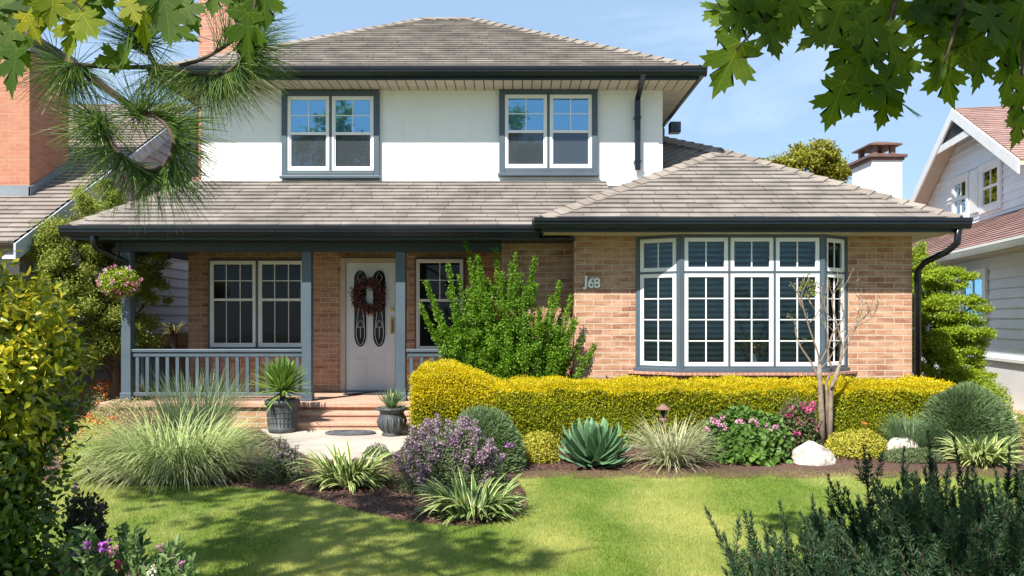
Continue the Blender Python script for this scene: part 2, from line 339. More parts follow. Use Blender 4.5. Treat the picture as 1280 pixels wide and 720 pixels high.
# ------------------------------------------------------------------ surface builders
def clip(poly, axis, val, keep_gt):
    out = []
    n = len(poly)
    for i in range(n):
        p, q = poly[i], poly[(i+1) % n]; dp, dq = p[axis]-val, q[axis]-val
        if not keep_gt: dp, dq = -dp, -dq
        if dp >= 0: out.append(p)
        if (dp > 0 > dq) or (dp < 0 < dq):
            t = dp/(dp-dq); out.append((p[0]+(q[0]-p[0])*t, p[1]+(q[1]-p[1])*t))
    return out
def courses(name, poly, mat, parent, c=.165, tabs=(.32, .65), t=.021, lift=.02, jit=.005):
    """lapped courses (shingles or siding boards) on a planar convex polygon; first edge is the lower edge"""
    P = [Vector(p) for p in poly]; u = (P[1]-P[0]).normalized(); n = (P[1]-P[0]).cross(P[2]-P[0]).normalized(); v = n.cross(u).normalized(); o = P[0]
    q = [((p-o).dot(u), (p-o).dot(v)) for p in P]; mb = MB(); vmax = max(b for a_, b in q); vmin = min(b for a_, b in q); k = 0
    vk = vmin
    while vk < vmax-.01:
        st = clip(clip(q, 1, vk, True), 1, min(vk+c, vmax), False)
        if len(st) >= 3:
            u0, u1 = min(p[0] for p in st), max(p[0] for p in st); ua = u0-(random.uniform(*tabs)*.5 if tabs else 0)
            while ua < u1:
                ub = ua+random.uniform(*tabs) if tabs else u1+1
                pc = clip(clip(st, 0, ua+(.003 if tabs else -1), True), 0, ub-(.003 if tabs else 0), False)
                if len(pc) >= 3:
                    j = random.uniform(0, jit); tt = t+j
                    P3 = [o+u*a_+v*b+n*(lift+tt*(1-(b-vk)/c)+.001) for a_, b in pc]; i0 = len(mb.v); mb.v += [tuple(p) for p in P3]; m = len(pc)
                    mb.f.append(tuple(range(i0, i0+m)))
                    for e_ in range(m):
                        A, B = pc[e_], pc[(e_+1) % m]
                        if abs(A[1]-vk) < 1e-4 and abs(B[1]-vk) < 1e-4 and abs(A[0]-B[0]) > .002:
                            a2, b2 = o+u*A[0]+v*A[1]+n*(lift-.012), o+u*B[0]+v*B[1]+n*(lift-.012); i1 = len(mb.v); mb.v += [tuple(a2), tuple(b2)]
                            mb.f.append((i0+e_, i1, i1+1, i0+(e_+1) % m))
                ua = ub
        vk += c; k += 1
    return mb.build(name, mat, parent)
def caps(mb, p0, p1, wd=.15, drop=.07, ln=.24, th=.03):
    p0, p1 = Vector(p0), Vector(p1); d = (p1-p0); L = d.length; d.normalize(); s = d.cross(Vector((0, 0, 1))).normalized(); up = s.cross(d).normalized()
    if up.z < 0: up = -up
    k = 0
    while k*ln < L:
        a_, b_ = p0+d*(k*ln), p0+d*min(L, (k+1)*ln+.03)
        for sg in (-1, 1):
            e0, e1 = a_+up*(th+.035), b_+up*(th+.012)
            f0, f1 = a_+s*sg*wd+up*(th+.03-drop), b_+s*sg*wd+up*(th+.007-drop)
            mb.hexa([e0-up*.02, e1-up*.02, f1-up*.02, f0-up*.02, e0, e1, f1, f0])
        k += 1
def gutter(mb, p0, p1, out, h=.13, wd=.12):
    """profile swept p0->p1, p = top line of fascia; out = outward unit vector"""
    p0, p1, o_ = Vector(p0), Vector(p1), Vector(out); z = Vector((0, 0, 1))
    prof = [(0, 0), (0, -h), (.07, -h), (wd*.85, -h*.55), (wd*.85, -h*.35), (wd, -h*.25), (wd, .012), (wd-.015, .012), (wd-.015, -.02), (.012, -.03)]
    mb.prism([p0+o_*a_+z*b for a_, b in prof], p1-p0)
def window(parent, x0, x1, z0, z1, y, sashes=2, upper=(2, 2), gl_top='glass_up', gl_bot='glass_screen', split=.5, trim=None, tw=.1, wf='white', head=True, bot=None):
    """front (y-) facing window: outer trim, white frame, top and bottom sash with panes"""
    root = bpy.data.objects.new('window', None); C.objects.link(root); root.parent = parent; root.location = Vector(((x0+x1)/2, y, z0))-wloc(parent)
    if trim:
        t = MB().box(x0-tw, x0, y-.07, y+.0, z0-tw, z1+tw).box(x1, x1+tw, y-.07, y, z0-tw, z1+tw).box(x0, x1, y-.07, y, z1, z1+tw).box(x0, x1, y-.07, y, z0-tw*.3, z0)
        t.box(x0-.0, x1+.0, y-.078, y, z0-tw, z0-tw*.3)
        t.build('trim', M[trim], root, .006)
        MB().box(x0-tw-.02, x1+tw+.02, y-.13, y+.0, z0-tw-.045, z0-tw+.0).build('sill', M[trim], root, .006)
    ws = (x1-x0)/sashes
    gap = .02 if sashes > 1 else 0
    if gap and trim:
        mb = MB()
        for s in range(1, sashes): mb.box(x0+s*ws-gap, x0+s*ws+gap, y-.06, y, z0, z1)
        mb.build('mullion', M[trim], root)
    for s in range(sashes):
        a_, b_ = x0+s*ws+(gap if s else 0), x0+(s+1)*ws-(gap if s < sashes-1 else 0); fw = .035; zm = z0+(z1-z0)*split
        fr = MB().box(a_, a_+fw, y-.055, y, z0, z1).box(b_-fw, b_, y-.055, y, z0, z1).box(a_+fw, b_-fw, y-.055, y, z1-fw, z1).box(a_+fw, b_-fw, y-.057, y, z0, z0+fw)
        fr.build('frame', M[wf], root, .004)
        sb = MB()
        for (za, zb, yy, k) in ((zm-.02, z1-fw, y-.048, 0), (z0+fw, zm+.02, y-.036, 1)):
            i = .022
            sb.box(a_+fw, a_+fw+i, yy, y, za+(0 if not k else 0), zb).box(b_-fw-i, b_-fw, yy, y, za, zb)
            if not k: sb.box(a_+fw+i, b_-fw-i, yy-.002, y, za, za+.04).box(a_+fw+i, b_-fw-i, yy, y, zb-i, zb)
            else: sb.box(a_+fw+i, b_-fw-i, yy, y, za, za+i+.01)
        sb.build('sash', M[wf], root, .003)
        MB().box(a_+fw, b_-fw, y-.026, y-.014, zm, z1-fw).build('pane', M[gl_top], root)
        MB().box(a_+fw, b_-fw, y-.018, y-.006, z0+fw, zm).build('pane', M[gl_bot], root)
        mu = MB(); nx, nz_ = upper
        for k in range(1, nx): xx = a_+fw+(b_-a_-2*fw)*k/nx; mu.box(xx-.007, xx+.007, y-.034, y-.02, zm+.02, z1-fw-.022)
        for k in range(1, nz_): zz = zm+.02+(z1-fw-.02-zm)*k/nz_; mu.box(a_+fw+.022, b_-fw-.022, y-.0325, y-.02, zz-.007, zz+.007)
        if bot:
            for k in range(1, bot[0]): xx = a_+fw+(b_-a_-2*fw)*k/bot[0]; mu.box(xx-.005, xx+.005, y-.024, y-.015, z0+fw+.032, zm-.02)
        mu.build('muntin', M[wf], root)
    return root

# ------------------------------------------------------------------ ground, lawn, beds, path
def tz(x, y):
    """height of the garden soil"""
    return .10*np.clip((np.asarray(y, float)-7.6)/2.6, 0, 1)
gr = MB().poly([(-400, -60, -.06), (400, -60, -.06), (400, 900, -.06), (-400, 900, -.06)])
go = gr.build('ground', simple('far_ground', (.10, .11, .05), (.16, .14, .08), .95, .4), None); tag(go, kind='structure')
# bed edge against the lawn, photo pixels -> ground
EDGE = [(-560, 590), (-200, 598), (60, 604), (150, 608), (250, 609), (330, 614), (390, 624), (450, 641), (505, 653), (560, 659), (610, 658), (645, 648), (659, 632), (656, 614), (646, 602), (652, 594), (690, 591), (760, 591), (850, 589),
        (930, 587), (1010, 584), (1100, 583), (1180, 580), (1240, 576), (1300, 572), (1500, 565), (1900, 560)]
EP = [((px-640)*(H*F/(py-HOR))/F, H*F/(py-HOR)) for px, py in EDGE]
def smooth_curve(P, k=6):
    P = [Vector((*p, 0)) for p in P]; out = []
    for i in range(len(P)-1):
        p0, p1, p2, p3 = P[max(i-1, 0)], P[i], P[i+1], P[min(i+2, len(P)-1)]
        for j in range(k):
            t = j/k; out.append(.5*((2*p1)+(-p0+p2)*t+(2*p0-5*p1+4*p2-p3)*t*t+(-p0+3*p1-3*p2+p3)*t**3))
    out.append(P[-1]); return [(p.x, p.y) for p in out]
EC = smooth_curve(EP)
poly2 = np.array(EC+[(14, -3), (-14, -3)])
def inside(x, y, P=poly2):
    x = np.asarray(x); y = np.asarray(y); r = np.zeros(x.shape, bool); n = len(P)
    for i in range(n):
        (x1, y1), (x2, y2) = P[i], P[(i+1) % n]
        if y1 == y2: continue
        c_ = ((y1 > y) != (y2 > y)) & (x < (x2-x1)*(y-y1)/(y2-y1)+x1); r ^= c_
    return r
# mulch sheet as a grid that rises gently to the house
m, nt_, b = newmat('mulch'); f, h = noise_fac(nt_, 30, 8, 'Object', .3, .7); f3, _ = noise_fac(nt_, 1.5)
nt_.links.new(mix(nt_, f3, mix(nt_, f, (.055, .026, .018), (.15, .075, .05)), mix(nt_, f, (.045, .022, .016), (.11, .055, .038))), b.inputs['Base Color']); b.inputs['Roughness'].default_value = .95; bump(nt_, b, h, 1, .03); M['mulch'] = m
gx = np.linspace(-14, 14, 141); gy = np.linspace(4.6, 15, 105); X, Y = np.meshgrid(gx, gy); Z = tz(X, Y)-.004+.006*np.sin(X*9)*np.sin(Y*11)
V = np.stack([X, Y, Z], 2).reshape(-1, 3); idx = np.arange(len(V)).reshape(X.shape)
Fc = np.stack([idx[:-1, :-1], idx[:-1, 1:], idx[1:, 1:], idx[1:, :-1]], 2).reshape(-1, 4)
tag(nmesh('mulch_bed', V, Fc, M['mulch'], None, smooth=True), kind='structure')
# lawn base
m, nt_, b = newmat('lawn_soil'); f, h = noise_fac(nt_, .9, 5, 'Object', .42, .66, (1, .55, 1)); f2, _ = noise_fac(nt_, 40, 4)
nt_.links.new(mix(nt_, f, mix(nt_, f2, (.085, .155, .018), (.13, .20, .028)), (.23, .26, .05)), b.inputs['Base Color']); b.inputs['Roughness'].default_value = .9; bump(nt_, b, h, .4, .02); M['lawn'] = m
lw_ = MB(); base = EC+[(14, -3), (-14, -3)]
import mathutils
tris = mathutils.geometry.tessellate_polygon([[Vector((x, y, 0)) for x, y in base]])
lw_.v = [(x, y, .012) for x, y in base]+[(x, y, -.03) for x, y in EC]; lw_.f = [t if (Vector(lw_.v[t[1]])-Vector(lw_.v[t[0]])).cross(Vector(lw_.v[t[2]])-Vector(lw_.v[t[0]])).z > 0 else t[::-1] for t in tris]
nb = len(base); lw_.f += [(i, i+1, nb+i+1, nb+i) for i in range(len(EC)-1)]
lo = lw_.build('lawn', M['lawn']); tag(lo, kind='structure')
# grass blades
def grass_mat():
    m = leafm('grass_blades', [(.10, .185, .012), (.17, .26, .02), (.22, .30, .03), (.12, .22, .014), (.28, .32, .05)], .4, .55)
    nt = m.node_tree; b = nt.nodes['Principled BSDF']; src = b.inputs['Base Color'].links[0].from_socket
    f, _ = noise_fac(nt, 1.1, 4, 'Object', .43, .60, (1, .45, 1)); f2, _ = noise_fac(nt, 7, 3, 'Object', .45, .7)
    c_ = mix(nt, f, src, (.50, .48, .15)); c_ = mix(nt, f2, c_, mix(nt, .5, c_, (.30, .35, .05)))
    nt.links.new(c_, b.inputs['Base Color'])
    for nd in nt.nodes:
        if nd.type == 'BSDF_TRANSLUCENT': nt.links.new(c_, nd.inputs['Color'])
    return m
n = 620000; yy = 4.2+R.uniform(0, 1, n)**1.15*5.4; xx = R.uniform(-.76, .76, n)*yy*1.05; k = inside(xx, yy); xx, yy = xx[k], yy[k]; n = len(xx)
P = np.stack([xx, yy, np.full(n, .008)], 1); U = norm(np.stack([R.normal(0, .45, n), R.normal(0, .45, n), np.ones(n)], 1))
sz = R.uniform(.018, .036, n)
leaves_obj = leaves('grass', P, U, rdir(n)*np.array([1, 1, .1]), sz, .0042, grass_mat(), None, T_TRI); tag(leaves_obj, 'short mown green grass with straw coloured patches', 'grass', kind='stuff')
# concrete path to the steps
PX = [(372, 556), (360, 546), (355, 538), (505, 538), (500, 556), (492, 570), (470, 584), (400, 584), (384, 570)]
pp = []
for px, py in [(340, 537), (520, 537), (508, 552), (500, 562), (478, 572), (400, 573), (372, 562), (350, 552)]:
    c_ = None; Yp = 1.5*F/(py-HOR)
    for _ in range(4): Yp = (H-float(tz(0, Yp))-.025)*F/(py-HOR)
    pp.append((ax(px, Yp), Yp))
pp[0] = (-3.4, 10.85); pp[1] = (-1.15, 10.85)
o = MB(); o.v = [(x, y, float(tz(0, y))+.025) for x, y in pp]+[(x, y, -.02) for x, y in pp]; k = len(pp); o.f = [tuple(range(k-1, -1, -1))]+[(i_, (i_+1) % k, k+(i_+1) % k, k+i_) for i_ in range(k)]
bmo = o.build('path', M['concrete'], None, .008); tag(bmo, kind='structure')
# mulch chips
n = 26000; cx = R.uniform(-6, 7.5, n*2); cy = R.uniform(5.8, 10.8, n*2); k = ~inside(cx, cy) & ~inside(cx, cy, np.array(pp)); cx, cy = cx[k][:n], cy[k][:n]
P = np.stack([cx, cy, tz(cx, cy)+R.uniform(.004, .02, len(cx))], 1)
mc = leaves('mulch_chips', P, rdir(len(P))*np.array([1, 1, .35]), rdir(len(P), 1.4), R.uniform(.018, .05, len(P)), R.uniform(.008, .02, len(P)), island('bark_chips', [(.05, .024, .017), (.14, .07, .045), (.09, .045, .03), (.21, .12, .085)], .95, 0), None, T_DIA)
tag(mc, kind='stuff', label='brown bark mulch chips covering the planting beds', cat='mulch')
o = MB().prism([(7.25, 9.2, -.02), (8.1, 9.2, -.02), (9.1, 14.5, -.02), (8.25, 14.5, -.02)], (0, 0, .16)).build('brick_path', M['stepstone']); tag(o, kind='structure')

# ------------------------------------------------------------------ THE HOUSE
HZ = thing('house', 'two storey house with white stucco above, orange brick below and grey shingle roofs', 'house', (0, 12.8, 0))
FL = .45                                   # porch floor height
WY = 12.8; WINGY = 11.2; LX0, LX1 = -5.18, .87; UX0, UX1 = -4.97, 2.41
RX = 5.6; MIDY = 11.6; MIDX = -.15
# walls
MB().box(LX0, MIDX, WY, 19.0, 0, 3.0).box(MIDX, LX1, MIDY, 19.0, 0, 2.74).build('wall', M['brick'], HZ)
bw0, bw1 = 1.73, 4.70                       # bay opening in the wing wall
wb = MB().box(LX1, bw0, WINGY, 11.5, 0, 2.76).box(bw1, RX, WINGY, 11.5, 0, 2.76).box(bw0, bw1, WINGY, 11.5, 0, .86).box(LX1, LX1+.25, 11.5, 19, 0, 2.76).box(RX-.25, RX, 11.5, 19, 0, 2.76)
wb.build('wing_wall', M['brick'], HZ)
MB().box(UX0, UX1, WY+.002, 19, 3.0, 5.36).build('upper_wall', M['stucco'], HZ)
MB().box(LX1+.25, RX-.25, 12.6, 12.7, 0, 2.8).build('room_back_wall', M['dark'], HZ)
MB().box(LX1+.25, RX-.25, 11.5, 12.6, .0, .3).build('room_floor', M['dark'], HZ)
# flashing where lower roof meets stucco
MB().box(UX0-.02, UX1, WY-.04, WY, 3.74, 3.83).build('flashing', M['white'], HZ, .005)
# ---- upper roof
EY, EXL, EXR, EZ = 12.22, -5.42, 2.86, 5.44; BY = 19.55; D = (BY-EY)/2
RZ = 1.6+.375*(EY+D); rl, rr = (EXL+D, EY+D, RZ), (EXR-D, EY+D, RZ)
upr = bpy.data.objects.new('upper_roof', None); C.objects.link(upr); upr.parent = HZ
A, B_, C_, D_ = (EXL, EY, EZ), (EXR, EY, EZ), (EXR, BY, EZ), (EXL, BY, EZ)
courses('shingles', [A, B_, rr, rl], M['shingle'], upr); courses('shingles', [B_, C_, rr], M['shingle'], upr)
courses('shingles', [C_, D_, rl, rr], M['shingle'], upr, tabs=(.8, 1.2)); courses('shingles', [D_, A, rl], M['shingle'], upr)
mb = MB(); caps(mb, A, rl); caps(mb, B_, rr); caps(mb, rl, rr); caps(mb, C_, rr, ln=.5); mb.build('ridge_cap', M['cap'], upr)
mb = MB(); mb.v = [A, B_, C_, D_, rl, rr]; mb.f = [(0, 1, 5, 4), (1, 2, 5), (2, 3, 4, 5), (3, 0, 4), (3, 2, 1, 0)]; mb.build('roof_deck', M['deck'], upr)
mb = MB().box(EXL, EXR, EY, EY+.03, EZ-.17, EZ+.0).box(EXR-.03, EXR, EY+.03, BY, EZ-.17, EZ).box(EXL, EXL+.03, EY+.03, BY, EZ-.17, EZ); mb.build('fascia', M['beam'], upr)
mb = MB(); gutter(mb, (EXL-.1, EY, EZ), (EXR+.1, EY, EZ), (0, -1, 0)); gutter(mb, (EXR, EY, EZ), (EXR, BY, EZ), (1, 0, 0)); gutter(mb, (EXL, EY, EZ), (EXL, BY, EZ), (-1, 0, 0)); mb.build('gutter', M['gutter'], upr)
mb = MB(); x = EXL+.04
while x < EXR-.1: mb.box(x, min(x+.135, EXR-.035), EY+.035, WY, EZ-.165, EZ-.14); x += .15
y = WY+.01
while y < 19.4: mb.box(UX1, EXR-.035, y, y+.135, EZ-.165, EZ-.14).box(EXL+.035, UX0, y, y+.135, EZ-.165, EZ-.14); y += .15
mb.build('soffit', M['cream'], upr)
MB().box(EXL+.035, EXR-.035, EY+.035, 19.4, EZ-.138, EZ-.11).build('soffit_backing', M['deck'], upr)
# ---- porch roof
PY, PXL, PZ = 10.95, -6.05, 2.87; TZ = 3.80
pr = bpy.data.objects.new('porch_roof', None); C.objects.link(pr); pr.parent = HZ
courses('shingles', [(PXL, PY, PZ), (1.5, PY, PZ), (1.5, WY, TZ), (UX0, WY, TZ)], M['shingle'], pr)
courses('shingles', [(PXL, 17.5, PZ), (PXL, PY, PZ), (UX0, WY, TZ), (UX0, 17.5, TZ)], M['shingle'], pr)
mb = MB(); caps(mb, (PXL, PY, PZ), (UX0-.03, WY-.05, TZ)); mb.build('ridge_cap', M['cap'], pr)
mb = MB(); mb.v = [(PXL, PY, PZ), (1.5, PY, PZ), (1.5, WY, TZ), (UX0, WY, TZ), (PXL, 17.5, PZ), (UX0, 17.5, TZ), (1.5, WY, PZ), (UX0, 17.5, PZ), (UX0, WY, PZ)]; mb.f = [(0, 1, 2, 3), (4, 0, 3, 5), (0, 8, 6, 1), (0, 4, 7, 8), (4, 5, 7)]; mb.build('roof_deck', M['deck'], pr)
MB().box(PXL, .38, PY, PY+.03, PZ-.17, PZ).box(PXL, PXL+.03, PY+.03, 17.5, PZ-.17, PZ).build('fascia', M['beam'], pr)
mb = MB(); gutter(mb, (PXL-.1, PY, PZ), (.38, PY, PZ), (0, -1, 0)); gutter(mb, (PXL, PY, PZ), (PXL, 17.5, PZ), (-1, 0, 0)); mb.build('gutter', M['gutter'], pr)
mb = MB(); x = PXL+.04
while x < LX1-.1: mb.box(x, min(x+.14, LX1), PY+.035, WY, PZ-.16, PZ-.14); x += .15
mb.box(PXL+.035, LX0, WY+.01, 17.4, PZ-.16, PZ-.14); mb.build('soffit', M['beam'], pr)
# ---- wing roof
GY, GX0, GX1, GZ = 10.65, .39, 5.97, 2.94; apex = (3.42, 13.1, 4.36); rear = (2.41, 15.0, 5.08)
wr = bpy.data.objects.new('wing_roof', None); C.objects.link(wr); wr.parent = HZ
courses('shingles', [(GX0, GY, GZ), (GX1, GY, GZ), apex], M['shingle'], wr)
courses('shingles', [(GX0, 15.0, GZ), (GX0, GY, GZ), apex, (3.42, 15.0, 4.36)], M['shingle'], wr)
courses('shingles', [(GX1, GY, GZ), (GX1, 17.5, GZ), (3.42, 17.5, 4.36), apex], M['shingle'], wr)
courses('shingles', [(2.38, 13.1, 3.86), apex, rear], M['shingle'], wr, c=.16)
mb = MB().poly([(2.38, 13.12, 3.85), (3.42, 13.12, 4.35), (2.41, 15.02, 5.07)]); mb.poly([apex, (3.42, 17.5, 4.36), (2.41, 17.5, 5.05), rear]); mb.build('roof_deck', M['deck'], wr)
mb = MB(); caps(mb, (GX0, GY, GZ), apex); caps(mb, (GX1, GY, GZ), apex); caps(mb, apex, rear); mb.build('ridge_cap', M['cap'], wr)
mb = MB(); mb.v = [(GX0, GY, GZ), (GX1, GY, GZ), apex, (GX0, 15, GZ), (3.42, 17.5, 4.36), (GX1, 17.5, GZ)]; mb.f = [(0, 1, 2), (1, 5, 4, 2), (0, 2, 4, 3), (0, 3, 5, 1)]; mb.build('roof_deck', M['deck'], wr)
MB().box(GX0, GX1, GY, GY+.03, GZ-.17, GZ).box(GX1-.03, GX1, GY+.03, 17.5, GZ-.17, GZ).box(GX0, GX0+.03, GY+.03, MIDY, GZ-.17, GZ).build('fascia', M['beam'], wr)
mb = MB(); gutter(mb, (GX0-.1, GY, GZ), (GX1+.1, GY, GZ), (0, -1, 0)); gutter(mb, (GX1, GY, GZ), (GX1, 17.5, GZ), (1, 0, 0)); gutter(mb, (GX0, GY, GZ), (GX0, PY, GZ), (-1, 0, 0)); mb.build('gutter', M['gutter'], wr)
MB().box(GX0+.035, GX1-.035, GY+.035, 17.4, GZ-.175, GZ-.15).build('soffit', M['cream'], wr)
# ---- downspouts
def spout(pts, r=.042):
    MB().tube(pts, r, 10).build('downspout', M['gutter'], HZ, 0, True)
sx = ax(797, 12.7)
mb = MB().box(sx-.045, sx+.045, WY-.125, WY-.055, 3.98, 5.1); mb.prism([(sx-.045, WY-.125, 5.1), (sx-.045, WY-.055, 5.1), (sx-.045, EY+.0, 5.3), (sx-.045, EY-.07, 5.3)], (.09, 0, 0)); mb.box(sx-.045, sx+.045, EY-.08, EY, 5.29, 5.42); mb.build('downspout', M['gutter'], HZ, .012)
for zz in (4.10, 4.80): MB().box(sx-.055, sx+.055, WY-.13, WY, zz, zz+.03).build('spout_bracket', M['gutter'], HZ)
spout([(5.93, 10.62, 2.84), (5.93, 10.66, 2.62), (5.86, 10.78, 2.52), (5.70, 11.05, 2.40), (5.65, 11.14, 2.28), (5.65, 11.15, 0)], .045)
spout([(-5.72, 10.92, 2.80), (-5.72, 10.93, 2.66), (-5.70, 11.0, 2.58), (-5.50, 11.28, 2.44), (-5.46, 11.3, 2.40)], .045)
spout([(2.93, 15.6, 5.33), (2.93, 15.6, 5.1), (2.75, 15.6, 4.95), (2.45, 15.6, 4.8)], .05)
MB().box(2.95, 3.15, 14.9, 15.1, 5.10, 5.30).build('vent_box', M['gutter'], HZ, .01)
# ---- chimney on the left
ch = MB().box(-5.72, -4.99, 14.6, 15.5, 4.2, 8.2).box(-5.82, -4.99, 14.55, 15.55, 0, 4.2); ch.build('chimney', M['brick_ch'], HZ)
# ---- upper windows
for px0, px1, py0, py1 in ((359, 467, 120, 213), (631, 740, 118, 210)):
    window(HZ, ax(px0, 12.74), ax(px1, 12.74), az(py1, 12.74), az(py0, 12.74), WY, 2, (2, 2), 'glass_up', 'glass_screen', .5, 'trim', .09)
# ---- porch windows
window(HZ, ax(262, 12.74), ax(380, 12.74), az(434, 12.74), az(326, 12.74), WY, 2, (3, 2), 'glass_dark', 'glass_dark', .55, 'trim', .02, bot=(3, 1))
window(HZ, ax(520, 12.74), ax(579, 12.74), az(438, 12.74), az(324, 12.74), WY, 1, (2, 2), 'glass_dark', 'glass_dark', .55, 'trim', .02)
# ---- front door
dx0, dx1, dz1 = ax(432, 12.75), ax(494, 12.75), az(328, 12.75); dw = dx1-dx0
fr = MB().box(dx0-.08, dx0, WY-.07, WY, FL, dz1+.07).box(dx1, dx1+.06, WY-.07, WY, FL, dz1+.07).box(dx0, dx1, WY-.07, WY, dz1, dz1+.07); fr.build('door_frame', M['cream'], HZ, .006)
MB().box(dx0-.08, dx1+.06, WY-.12, WY, FL, FL+.03).build('threshold', M['metal'], HZ)
dr = MB().box(dx0+.003, dx1-.003, WY-.035, WY, FL+.03, dz1-.003).build('front_door', M['door'], HZ, .003)
gxs = [(dx0+.13, dx0+.34), (dx1-.34-.02, dx1-.15)]
zt, zb = az(337, 12.75), az(434, 12.75)
for a_, b_ in gxs:
    mb = MB(); mid = (a_+b_)/2; r_ = (b_-a_)/2
    out = [(mid+r_*math.cos(q), zt-.14+.14*math.sin(q)) for q in np.linspace(0, math.pi, 13)]+[(mid+r_*math.cos(q), zb+.2+.2*math.sin(q)) for q in np.linspace(math.pi, 2*math.pi, 13)]
    mb.prism([(x, WY-.040, z) for x, z in out], (0, .004, 0)); mb.build('door_glass', M['glass_dark'], dr)
    mb = MB(); n_ = len(out)
    mb.tube([(x, WY-.042, z) for x, z in out+[out[0]]], .010, 6); mb.build('glass_moulding', M['door'], dr)
    mb = MB()
    for s_ in (.66,):
        MB().tube([(mid+r_*s_*math.cos(q), WY-.043, zb+.26+.22*math.sin(q)) for q in np.linspace(math.pi*.98, 2.02*math.pi, 14)], .004, 5).build('leading', M['white'], dr)
    MB().tube([(mid-r_*.66, WY-.043, zb+.26), (mid-r_*.3, WY-.043, zb+.62), (mid, WY-.043, zb+.75), (mid+r_*.3, WY-.043, zb+.62), (mid+r_*.66, WY-.043, zb+.26)], .004, 5).build('leading', M['white'], dr)
    MB().tube([(mid-.05, WY-.043, zb+.32), (mid-.03, WY-.043, zb+.40), (mid, WY-.043, zb+.43), (mid+.03, WY-.043, zb+.40), (mid+.05, WY-.043, zb+.32), (mid-.05, WY-.043, zb+.32)], .004, 5).build('leading', M['white'], dr)
    MB().tube([(mid, WY-.043, zb+.32), (mid, WY-.043, zb+.14)], .004, 5).build('leading', M['white'], dr); MB().tube([(mid, WY-.043, zt-.22), (mid-.05, WY-.043, zt-.12), (mid, WY-.043, zt-.03), (mid+.05, WY-.043, zt-.12), (mid, WY-.043, zt-.22)], .004, 5).build('leading', M['white'], dr)
    
    mb = MB(); pz0, pz1 = az(477, 12.75), az(447, 12.75)
    mb.box(a_, b_, WY-.041, WY-.034, pz0, pz1).box(a_+.03, b_-.03, WY-.047, WY-.04, pz0+.03, pz1-.03); mb.build('door_panel', M['door'], dr, .006)
hx = dx1-.05
mb = MB().box(hx-.028, hx+.028, WY-.05, WY-.034, FL+.93, FL+1.20); mb.tube([(hx, WY-.05, FL+1.16), (hx, WY-.10, FL+1.14), (hx, WY-.10, FL+.99), (hx, WY-.05, FL+.96)], .012, 8); mb.build('handle', M['brass'], dr, .004)
MB().tube([(hx, WY-.03, FL+1.32), (hx, WY-.065, FL+1.32)], .032, 14).build('deadbolt', M['brass'], dr)
# ---- porch floor, steps, posts, rails, beam
MB().box(-5.75, LX1-.9+.0, 11.15, WY, FL-.07, FL).build('porch_floor', M['stepstone'], HZ, .01)
MB().box(-5.70, -.2, 11.2, WY, 0, FL-.07).build('porch_base', M['brick'], HZ)
s0, s1 = ax(368, 10.9), -1.25
for k, (ya, zt_) in enumerate(((10.93, .335), (10.70, .225))):
    MB().box(s0+.0-.05*k, s1+.05*k, ya, 11.2 if k == 0 else 10.93-.0, zt_-.045, zt_).box(s0+.02-.05*k, s1-.02+.05*k, ya+.02, 11.198 if k == 0 else 10.95, .0, zt_-.045).build('step', M['stepstone'], HZ, .008)
beam = MB().box(-5.62, MIDX, 11.33, 11.48, 2.57, 2.71).box(-5.62, -5.47, 11.48, WY, 2.57, 2.71); beam.build('porch_beam', M['beam'], HZ, .005)
PYc = 11.4
posts = [ax(160, PYc), ax(384.5, PYc), ax(501.5, PYc)]
for x in posts:
    MB().box(x-.068, x+.068, PYc-.068, PYc+.068, FL, 2.57).box(x-.08, x+.08, PYc-.08, PYc+.08, FL, FL+.12).build('porch_post', M['trim'], HZ, .006)
def rail(x0, x1):
    n0 = bpy.data.objects.new('railing', None); C.objects.link(n0); n0.parent = HZ; n0.location = Vector((x0, PYc, FL))-wloc(HZ)
    zt_ = az(437, PYc)
    MB().box(x0, x1, PYc-.05, PYc+.05, zt_-.035, zt_+.008).build('top_rail', M['trim'], n0, .006)
    MB().box(x0, x1, PYc-.03, PYc+.03, zt_-.10, zt_-.04).build('upper_rail', M['trim'], n0, .004)
    MB().box(x0, x1, PYc-.025, PYc+.025, FL+.07, FL+.12).build('bottom_rail', M['trim'], n0, .004)
    nb_ = int((x1-x0)/.137)
    for k in range(nb_):
        x = x0+(k+.5)*(x1-x0)/nb_; MB().box(x-.024, x+.024, PYc-.022, PYc+.022, FL+.12, zt_-.10).build('baluster', M['trim'], n0, .003)
rail(posts[0]+.07, posts[1]-.07); rail(posts[2]+.07, MIDX)
n0 = bpy.data.objects.new('railing', None); C.objects.link(n0); n0.parent = HZ; n0.location = Vector((posts[0], PYc, FL))-wloc(HZ)
MB().box(posts[0]-.04, posts[0]+.04, PYc+.07, WY, az(437, PYc)-.035, az(437, PYc)).build('top_rail', M['beam'], n0, .005)
MB().box(posts[0]-.025, posts[0]+.025, PYc+.07, WY, FL+.07, FL+.12).build('bottom_rail', M['beam'], n0, .005)
for k in range(9):
    y = PYc+.18+k*.14; MB().box(posts[0]-.022, posts[0]+.022, y-.022, y+.022, FL+.12, az(437, PYc)-.035).build('baluster', M['trim'], n0)
